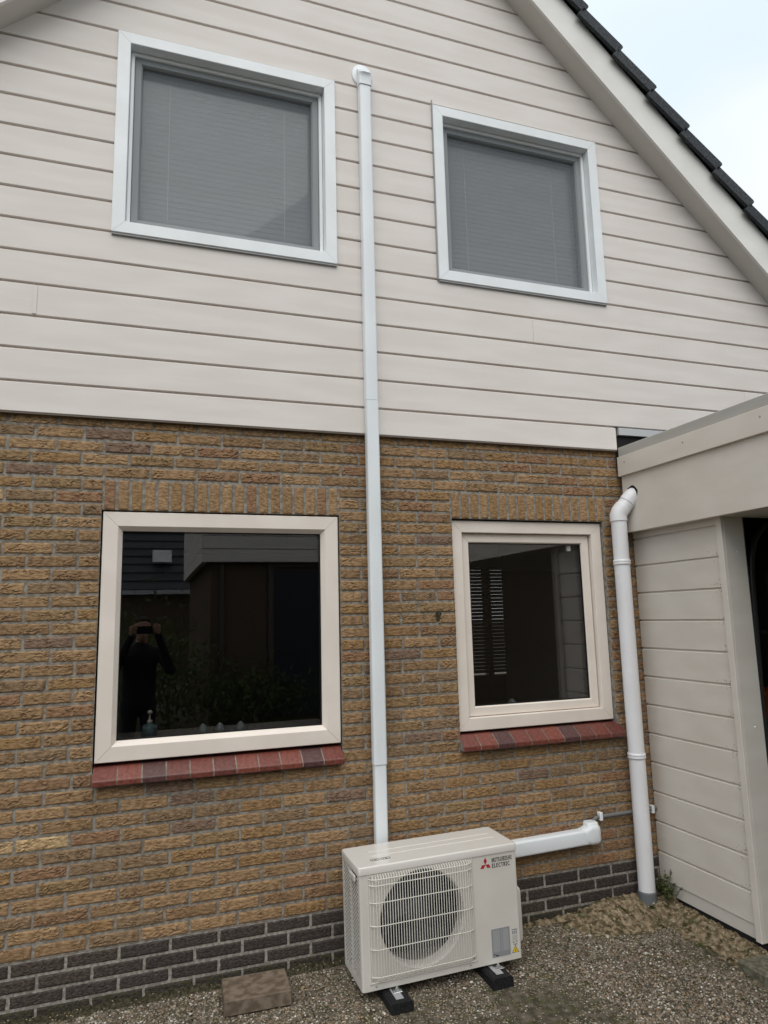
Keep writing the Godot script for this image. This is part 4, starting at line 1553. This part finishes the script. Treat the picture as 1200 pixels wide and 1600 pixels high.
func build_downspout():
	var t := thing("downspout", "white round downspout with elbow from the garage fascia", "downspout", Vector3(1.634, 0.05, 0.075))
	var o := -t.position
	var c := Vector3(1.634, 0, 0.075)
	var st := nst(true)
	var r := 0.0475
	tube(st, [c + Vector3(0, 0.10, 0) + o, c + Vector3(0, 0.86, 0) + o], [r - 0.001], 28)
	fin(st, "pipe", M.pvc_pipe, t)
	st = nst(true)
	tube(st, [c + Vector3(0, 0.86, 0) + o, c + Vector3(0, 1.99, 0) + o], [r - 0.001], 28)
	fin(st, "pipe", M.pvc_pipe, t)
	st = nst(true)
	tube(st, [c + Vector3(0, 1.99, 0) + o, c + Vector3(0, 2.262, 0) + o], [r - 0.001], 28)
	fin(st, "pipe", M.pvc_pipe, t)
	for y in [0.852, 1.985]:
		var cs := nst(true)
		tube(cs, [c + Vector3(0, y - 0.020, 0) + o, c + Vector3(0, y - 0.019, 0) + o, c + Vector3(0, y - 0.010, 0) + o, c + Vector3(0, y - 0.006, 0) + o, c + Vector3(0, y - 0.002, 0) + o, c + Vector3(0, y + 0.010, 0) + o, c + Vector3(0, y + 0.011, 0) + o], [r, r + 0.004, r + 0.004, r + 0.0015, r + 0.004, r + 0.004, r], 28)
		fin(cs, "collar", M.pvc_pipe, t)
	# elbow: two bends and a mouth on the fascia
	var e := nst(true)
	var top := Vector3(1.728, 2.412, 0.118)
	tube(e, [c + Vector3(0, 2.235, 0) + o, c + Vector3(0, 2.272, 0) + o, c + Vector3(0.010, 2.295, 0.004) + o, c + Vector3(0.030, 2.322, 0.014) + o], [r + 0.0045], 28)
	fin(e, "elbow", M.pvc_pipe, t)
	e = nst(true)
	tube(e, [c + Vector3(0.028, 2.319, 0.013) + o, c + Vector3(0.056, 2.352, 0.026) + o], [r + 0.001], 28)
	fin(e, "elbow", M.pvc_pipe, t)
	e = nst(true)
	tube(e, [c + Vector3(0.054, 2.350, 0.025) + o, c + Vector3(0.070, 2.372, 0.033) + o, c + Vector3(0.084, 2.390, 0.040) + o, c + Vector3(0.105, 2.400, 0.045) + o], [r + 0.0050, r + 0.0050, r + 0.003, r], 28)
	fin(e, "elbow", M.pvc_pipe, t)
	# ragged dark joint where the mouth goes through the fascia
	var g := nst(true)
	var gl := []
	for k in 2:
		var l := []
		for i in 22:
			var a := TAU * i / 22
			var rr := 0.0510 + 0.002 * sin(a * 3.0) + 0.003 * sin(a * 5.0 + 1.0)
			l.append(Vector3(1.7116 - 0.0012 * k, 2.403 + sin(a) * rr, 0.121 + cos(a) * rr) + o)
		gl.append(l)
	rings(g, gl)
	fin(g, "opening_seal", M.tar, t)
	st = nst(true)
	tube(st, [c + Vector3(0, -0.02, 0) + o, c + Vector3(0, 0.098, 0) + o, c + Vector3(0, 0.108, 0) + o, c + Vector3(0, 0.109, 0) + o], [r + 0.004, r + 0.004, r + 0.004, r], 28)
	fin(st, "ground_sleeve", M.grey_pvc, t)

# ------------------------------------------------------------------ small things
func build_small_things():
	# loose concrete block by the plinth
	var b := thing("paving_block", "loose weathered brown paving block lying by the dark plinth", "paving block", Vector3(-0.600, ground_y(-0.60, 0.18) + 0.003, 0.182))
	b.rotation = Vector3(0.0, deg_to_rad(-2.0), 0.0)
	var st := nst()
	box(st, Vector3(-0.146, 0.0, -0.103), Vector3(0.146, 0.064, 0.103), 0.005)
	fin(st, "block", M.paver, b)
	# weed in the corner
	var w := thing("weed", "small leafy green weed between downspout foot and boarded wall", "weed", Vector3(1.735, soil_y(1.735, 0.10), 0.10))
	for k in 26:
		var a := rng.randf() * TAU
		var lean := rng.randf_range(0.02, 0.055)
		var hgt := rng.randf_range(0.05, 0.15)
		if k > 14:
			hgt *= 0.5
			lean *= 1.4
		var base := Vector3(rng.randf_range(-0.025, 0.025), 0, rng.randf_range(-0.05, 0.06))
		var tip := base + Vector3(clampf(cos(a) * lean, -0.05, 0.035), hgt, sin(a) * lean)
		var mid := base.lerp(tip, 0.5) + Vector3(0, 0.01, 0)
		var ss := nst(true)
		tube(ss, [base, mid, tip], [0.0016, 0.0013, 0.0008], 5)
		fin(ss, "stem", M.stem, w)
		var ls := nst()
		for j in 26:
			var t := rng.randf_range(0.2, 1.0)
			var p := base.lerp(tip, t) + Vector3(0, 0.01 * sin(t * PI), 0)
			var la := rng.randf() * TAU
			var d := Vector3(cos(la), rng.randf_range(-0.1, 0.7), sin(la)).normalized()
			var s := d.cross(Vector3(rng.randf() - 0.5, 1, rng.randf() - 0.5)).normalized()
			var ln := rng.randf_range(0.008, 0.018)
			var wd := ln * 0.32
			var m := p + d * ln * 0.5 + Vector3(0, 0.002, 0)
			quad(ls, p, m + s * wd, p + d * ln, m - s * wd)
		fin(ls, "leaves", M.leaf, w)
	# tufts along the edge of the soil
	for k in 3:
		var at: Vector3 = [Vector3(1.60, 0, 0.52), Vector3(1.70, 0, 0.34), Vector3(1.55, 0, 0.24)][k]
		at.y = soil_y(at.x, at.z)
		var g := thing("grass_tuft", ["small mossy tuft on soil near the corner board", "small mossy tuft beside the base strip of the boards", "small mossy tuft on soil in front of the downspout"][k], "grass tuft", at, "tufts growing on the corner soil")
		var gs := nst()
		for i in 70:
			var a := rng.randf() * TAU
			var bp := Vector3(rng.randfn(0, 0.016), -0.002, rng.randfn(0, 0.022))
			var tip := bp + Vector3(cos(a) * 0.012, rng.randf_range(0.006, 0.022), sin(a) * 0.012)
			var sd := Vector3(-sin(a), 0, cos(a)) * 0.0016
			tri(gs, bp - sd, bp + sd, tip)
		fin(gs, "blades", M.leaf, g)
	var tw := thing("twig", "short dry twig lying on the paving near the loose block", "twig", Vector3(-0.30, ground_y(-0.30, 0.20) + 0.006, 0.20))
	var tws := nst(true)
	tube(tws, [Vector3(-0.028, 0, 0.012), Vector3(-0.008, 0.003, 0.004), Vector3(0.012, 0.002, -0.005), Vector3(0.030, 0.001, -0.010)], [0.0028, 0.0036, 0.0032, 0.0018], 7)
	fin(tws, "stick", pmc(0.22, 0.17, 0.11), tw)
	# soap dispenser on the inner sill
	var d := thing("soap_dispenser", "dark teal dispenser with pale pump on the inner window sill", "dispenser", Vector3(-1.080, 1.126, -0.165))
	var ds := nst(true)
	lathe(ds, [Vector2(0.030, 0.0), Vector2(0.036, 0.004), Vector2(0.037, 0.045), Vector2(0.033, 0.058), Vector2(0.014, 0.064), Vector2(0.012, 0.072)], Vector3.ZERO, 24)
	fin(ds, "bottle", pmc(0.025, 0.045, 0.045), d)
	ds = nst(true)
	lathe(ds, [Vector2(0.013, 0.0725), Vector2(0.013, 0.082), Vector2(0.005, 0.084), Vector2(0.005, 0.112), Vector2(0.012, 0.114), Vector2(0.013, 0.124), Vector2(0.004, 0.130)], Vector3.ZERO, 18)
	fin(ds, "pump", pmc(0.16, 0.145, 0.12), d)
	var kx := [-0.822, -0.736, -0.632, 0.962]
	for k in 4:
		var lb: String = ["small pale pointed ornament on the sill, nearest the dark teal dispenser", "small pale pointed ornament on the sill, middle one of three", "small pale pointed ornament on the sill, farthest from the dispenser"][k] if k < 3 else "pale rounded ornament on the inner sill of the sash window"
		var orn := thing("ornament", lb, "ornament", Vector3(kx[k], 1.126, -0.165), "pale ornaments in a row on the sill" if k < 3 else "")
		var os := nst(true)
		var z := 1.0 if k < 3 else 1.35
		lathe(os, [Vector2(0.024 * z, 0.0), Vector2(0.027 * z, 0.008 * z), Vector2(0.022 * z, 0.026 * z), Vector2(0.012 * z, 0.040 * z), Vector2(0.004 * z, 0.046 * z)], Vector3.ZERO, 18)
		fin(os, "body", pmc(0.07, 0.08, 0.078), orn)

# ------------------------------------------------------------------ across the yard, seen mirrored in the panes
func build_opposite():
	var h := thing("opposite_house", "brick house with white boarded upper wall across the yard", "house", Vector3(0, -0.07, 8.7))
	var o := -h.position
	var br := pm(lin(0.15, 0.115, 0.085), 0.95, 0.2)
	textured(br, M.mottle, Vector3(1.2, 5, 1.2))
	boxm("wall", Vector3(-0.05, -0.07, 8.75) + o, Vector3(9.0, 2.70, 15.0) + o, br, h)
	var y := 2.702
	while y < 5.1:
		boxm("board", Vector3(-0.22, y, 8.60) + o, Vector3(9.1, y + 0.225, 8.70) + o, M.clad, h, 0.006)
		boxm("board", Vector3(-0.22, y, 8.701) + o, Vector3(-0.12, y + 0.225, 14.8) + o, M.clad, h, 0.006)
		y += 0.235
	boxm("upper_wall", Vector3(-0.119, 2.702, 8.702) + o, Vector3(9.0, 5.1, 15.0) + o, M.batten, h)
	boxm("roof", Vector3(-0.4, 5.11, 8.4) + o, Vector3(9.3, 5.4, 15.2) + o, M.tile[0], h)
	boxm("door", Vector3(1.05, 0.0, 8.70) + o, Vector3(3.6, 2.55, 8.745) + o, M.black_paint, h)
	boxm("door_frame", Vector3(0.95, 0.0, 8.69) + o, Vector3(1.045, 2.62, 8.745) + o, M.rack, h)
	boxm("door_frame", Vector3(0.95, 2.621, 8.69) + o, Vector3(3.7, 2.69, 8.745) + o, M.rack, h)
	boxm("drainpipe", Vector3(0.10, 0.0, 8.66) + o, Vector3(0.18, 2.69, 8.74) + o, M.rack, h, 0.02)
	var f := thing("tiled_house", "far house with dark tiled roof and two roof windows", "house", Vector3(-4, -0.07, 20))
	o = -f.position
	boxm("wall", Vector3(-14, -0.07, 20.3) + o, Vector3(4.0, 2.6, 27) + o, br, f)
	boxm("gutter", Vector3(-14.1, 2.6, 20.0) + o, Vector3(4.1, 2.72, 20.2) + o, M.alu, f)
	for k in 17:
		var t := nst()
		var z0 := 20.1 + k * 0.30
		var yb := 2.70 + k * 0.30
		prism(t, [Vector3(-14, yb, z0) + o, Vector3(-14, yb + 0.06, z0) + o, Vector3(-14, yb + 0.34, z0 + 0.34) + o, Vector3(-14, yb + 0.28, z0 + 0.34) + o], [Vector3(4.0, yb, z0) + o, Vector3(4.0, yb + 0.06, z0) + o, Vector3(4.0, yb + 0.34, z0 + 0.34) + o, Vector3(4.0, yb + 0.28, z0 + 0.34) + o])
		fin(t, "roof_course", M.tile[k % 3], f)
	for p in [[-1.55, 5.2, 22.45], [-0.95, 3.55, 20.8]]:
		var wn := nst()
		var c := Vector3(p[0], p[1] + 0.10, p[2])
		prism(wn, [c + o, c + Vector3(0.62, 0, 0) + o, c + Vector3(0.62, 0.45, 0.45) + o, c + Vector3(0, 0.45, 0.45) + o], [c + Vector3(0, 0.05, -0.05) + o, c + Vector3(0.62, 0.05, -0.05) + o, c + Vector3(0.62, 0.50, 0.40) + o, c + Vector3(0, 0.50, 0.40) + o])
		fin(wn, "roof_window", M.alu, f)
	# dark hedge to the left and behind
	for k in 6:
		var x: float = [-3.4, -2.2, -6.2, -1.35, -0.75, 0.55][k]
		var hd := thing("hedge_shrub", ["dark clipped shrub across the yard beside the brick house", "dark shrub standing between the far house and the yard", "broad dark shrub at the yard's far corner", "dark shrub leaning towards the boarded house", "loose dark shrub touching the house corner", "low shrub growing against the opposite brick wall"][k], "shrub", Vector3(x, -0.07, [9.5, 10.5, 11.5, 9.2, 8.3, 8.15][k]))
		var ls := nst()
		for i in 1500:
			var v := Vector3(rng.randfn(0, 0.5), absf(rng.randfn(0.9, 0.45)) * [1.0, 1.0, 1.0, 1.15, 0.8, 0.55][k], rng.randfn(0, 0.4 if k < 4 else 0.22))
			var d1 := Vector3(rng.randf() - 0.5, rng.randf() - 0.5, rng.randf() - 0.5) * 0.16
			var d2 := Vector3(rng.randf() - 0.5, rng.randf() - 0.5, rng.randf() - 0.5) * 0.16
			tri(ls, v, v + d1, v + d2)
		fin(ls, "foliage", M.leaf, hd)
		var ts := nst(true)
		tube(ts, [Vector3.ZERO, Vector3(0.02, 0.9, 0)], [0.04, 0.02], 8)
		fin(ts, "trunk", M.stem, hd)

# ------------------------------------------------------------------ the person taking the picture, mirrored in the left pane
func sdf_mesh(st: SurfaceTool, bones: Array, cell: float, k: float):
	var lo := Vector3(1e9, 1e9, 1e9)
	var hi := -lo
	for b in bones:
		var r: float = maxf(b[2], b[3]) + cell * 2.5
		lo = lo.min(b[0] - Vector3.ONE * r).min(b[1] - Vector3.ONE * r)
		hi = hi.max(b[0] + Vector3.ONE * r).max(b[1] + Vector3.ONE * r)
	var n := Vector3i(((hi - lo) / cell).ceil()) + Vector3i.ONE
	var f := PackedFloat32Array()
	f.resize(n.x * n.y * n.z)
	f.fill(1.0)
	for b in bones:
		var r: float = maxf(b[2], b[3]) + cell * 2.0 + k
		var a0 := Vector3i(((b[0].min(b[1]) - Vector3.ONE * r - lo) / cell).floor()).max(Vector3i.ZERO)
		var a1 := Vector3i(((b[0].max(b[1]) + Vector3.ONE * r - lo) / cell).ceil()).min(n - Vector3i.ONE)
		var pa: Vector3 = b[0]
		var ab: Vector3 = b[1] - b[0]
		var len2 := maxf(ab.length_squared(), 1e-9)
		var sq: Vector3 = b[4] if b.size() > 4 else Vector3.ONE
		for z in range(a0.z, a1.z + 1):
			for y in range(a0.y, a1.y + 1):
				for x in range(a0.x, a1.x + 1):
					var p := lo + Vector3(x, y, z) * cell
					var t := clampf((p - pa).dot(ab) / len2, 0.0, 1.0)
					var d: float = ((p - pa - ab * t) / sq).length() - lerpf(b[2], b[3], t)
					var i := (z * n.y + y) * n.x + x
					var e := f[i]
					var hh := clampf(0.5 + 0.5 * (e - d) / k, 0.0, 1.0)
					f[i] = lerpf(e, d, hh) - k * hh * (1.0 - hh)
	var vert := {}
	var at := func(x: int, y: int, z: int) -> float: return f[(z * n.y + y) * n.x + x]
	for z in n.z - 1:
		for y in n.y - 1:
			for x in n.x - 1:
				var base := (z * n.y + y) * n.x + x
				var v000 := f[base]
				if v000 > cell * 2.5:
					continue
				var sum := Vector3.ZERO
				var cnt := 0
				for e in 12:
					var c: Array = EDGES[e]
					var va: float = at.call(x + c[0], y + c[1], z + c[2])
					var vb: float = at.call(x + c[3], y + c[4], z + c[5])
					if (va < 0) != (vb < 0):
						var t := va / (va - vb)
						sum += Vector3(x + lerpf(c[0], c[3], t), y + lerpf(c[1], c[4], t), z + lerpf(c[2], c[5], t))
						cnt += 1
				if cnt:
					vert[base] = lo + sum / cnt * cell
	var sx := 1
	var sy := n.x
	var sz := n.x * n.y
	for base in vert:
		var v := f[base]
		for ax in 3:
			var step: int = [sx, sy, sz][ax]
			var p: int = [sy, sz, sx][ax]
			var q: int = [sz, sx, sy][ax]
			if base + step >= f.size():
				continue
			var w := f[base + step]
			if (v < 0) == (w < 0):
				continue
			if not (vert.has(base - p) and vert.has(base - q) and vert.has(base - p - q)):
				continue
			var a: Vector3 = vert[base - p - q]
			var b2: Vector3 = vert[base - q]
			var c2: Vector3 = vert[base]
			var d2: Vector3 = vert[base - p]
			if v < 0:
				quad(st, a, b2, c2, d2)
			else:
				quad(st, a, d2, c2, b2)

const EDGES := [[0, 0, 0, 1, 0, 0], [0, 1, 0, 1, 1, 0], [0, 0, 1, 1, 0, 1], [0, 1, 1, 1, 1, 1], [0, 0, 0, 0, 1, 0], [1, 0, 0, 1, 1, 0], [0, 0, 1, 0, 1, 1], [1, 0, 1, 1, 1, 1], [0, 0, 0, 0, 0, 1], [1, 0, 0, 1, 0, 1], [0, 1, 0, 0, 1, 1], [1, 1, 0, 1, 1, 1]]

func build_person():
	var base := Vector3(-1.16, -0.05, 4.02)
	var p := thing("person", "person in a dark jacket holding up a phone with both hands", "person", base)
	# figure faces the wall (towards -z); local coordinates from the feet up
	var skin := pm(lin(0.42, 0.24, 0.17), 0.6, 0.4)
	var jacket := pm(lin(0.020, 0.020, 0.023), 0.8, 0.3)
	var jeans := pm(lin(0.025, 0.028, 0.040), 0.85, 0.3)
	var hl := Vector3(-0.085, 1.665, -0.36)     # hands beside the phone
	var hr := Vector3(0.170, 1.675, -0.36)
	var body := []
	for s in [-1, 1]:
		var sh := Vector3(0.19 * s, 1.42, 0.0)
		var hand: Vector3 = hl if s < 0 else hr
		var el := Vector3(0.27 * s + 0.03, 1.26, -0.22)
		body.append([sh, el, 0.060, 0.048])
		body.append([el, hand + Vector3(0.0, -0.06, 0.05), 0.046, 0.036])
		body.append([Vector3(0.06 * s, 1.45, 0.01), sh, 0.055, 0.062])
	body.append([Vector3(0, 1.05, 0), Vector3(0, 1.36, 0.0), 0.135, 0.150, Vector3(1.15, 1, 0.80)])
	body.append([Vector3(0, 0.93, 0), Vector3(0, 1.06, 0.0), 0.145, 0.138, Vector3(1.12, 1, 0.82)])
	body.append([Vector3(0, 1.44, 0), Vector3(0, 1.50, -0.01), 0.075, 0.062])
	var st := nst(true)
	sdf_mesh(st, body, 0.016, 0.04)
	fin(st, "jacket", jacket, p)
	var legs := []
	for s in [-1, 1]:
		legs.append([Vector3(0.085 * s, 0.92, 0), Vector3(0.10 * s, 0.50, -0.01), 0.090, 0.058])
		legs.append([Vector3(0.10 * s, 0.50, -0.01), Vector3(0.11 * s, 0.09, 0.02), 0.058, 0.042])
		legs.append([Vector3(0.11 * s, 0.045, 0.04), Vector3(0.12 * s, 0.040, -0.14), 0.042, 0.036])
	legs.append([Vector3(-0.07, 0.93, 0), Vector3(0.07, 0.93, 0), 0.10, 0.10])
	st = nst(true)
	sdf_mesh(st, legs, 0.016, 0.03)
	fin(st, "trousers", jeans, p)
	# head with brow, nose, chin and ears
	var head := []
	var hc := Vector3(0.02, 1.665, -0.02)
	head.append([hc + Vector3(0, 0.02, 0.015), hc + Vector3(0, 0.045, 0.0), 0.088, 0.085, Vector3(0.92, 1.05, 1.08)])
	head.append([hc + Vector3(0, -0.03, -0.03), hc + Vector3(0, -0.085, -0.055), 0.062, 0.034])
	head.append([hc + Vector3(0, 0.012, -0.092), hc + Vector3(0, -0.026, -0.112), 0.010, 0.014])
	head.append([hc + Vector3(-0.03, 0.024, -0.082), hc + Vector3(0.03, 0.024, -0.082), 0.014, 0.014])
	head.append([hc + Vector3(-0.022, -0.058, -0.082), hc + Vector3(0.022, -0.058, -0.082), 0.009, 0.009])
	for s in [-1, 1]:
		head.append([hc + Vector3(0.083 * s, 0.02, 0.012), hc + Vector3(0.080 * s, -0.018, 0.005), 0.016, 0.010])
	head.append([hc + Vector3(0, -0.05, 0.02), Vector3(0.0, 1.47, 0.0), 0.056, 0.060])
	st = nst(true)
	sdf_mesh(st, head, 0.009, 0.014)
	fin(st, "head", skin, p)
	var hair := nst(true)
	sdf_mesh(hair, [[hc + Vector3(0, 0.052, 0.024), hc + Vector3(0, 0.072, 0.0), 0.088, 0.080, Vector3(0.95, 0.8, 1.05)], [hc + Vector3(0, 0.0, 0.062), hc + Vector3(0, -0.04, 0.062), 0.05, 0.04]], 0.011, 0.02)
	fin(hair, "hair", pm(lin(0.03, 0.022, 0.016), 0.8, 0.3), p)
	# hands: palm, four fingers behind the phone, thumb in front of its edge
	for s in [-1, 1]:
		var h: Vector3 = hl if s < 0 else hr
		var fing := []
		fing.append([h + Vector3(0.0, -0.055, 0.045), h + Vector3(0, 0.02, 0.02), 0.026, 0.026, Vector3(0.8, 1, 1)])
		for i in 4:
			var y0 := 0.035 - i * 0.021
			var ln: float = [0.9, 1.0, 0.95, 0.75][i]
			var k0 := h + Vector3(0, y0, 0.0)
			var k1 := k0 + Vector3(-0.006 * s, 0.004, -0.032) * ln
			var k2 := k1 + Vector3(-0.026 * s, 0.002, -0.004) * ln
			var k3 := k2 + Vector3(-0.020 * s, 0.0, 0.006) * ln
			fing.append([k0, k1, 0.0095, 0.009])
			fing.append([k1, k2, 0.009, 0.0083])
			fing.append([k2, k3, 0.0083, 0.0072])
		var t0 := h + Vector3(0, -0.02, 0.035)
		var t1 := t0 + Vector3(-0.020 * s, 0.022, 0.012)
		var t2 := t1 + Vector3(-0.022 * s, 0.016, -0.004)
		fing.append([t0, t1, 0.012, 0.0105])
		fing.append([t1, t2, 0.0105, 0.0085])
		st = nst(true)
		sdf_mesh(st, fing, 0.0045, 0.005)
		fin(st, "hand", skin, p)
	var ph := thing("phone", "dark phone held sideways in both hands", "phone", base + Vector3(0.0425, 1.665, -0.363))
	boxm("phone_body", Vector3(-0.078, -0.038, -0.0045), Vector3(0.078, 0.038, 0.0045), M.rubber, ph, 0.002)
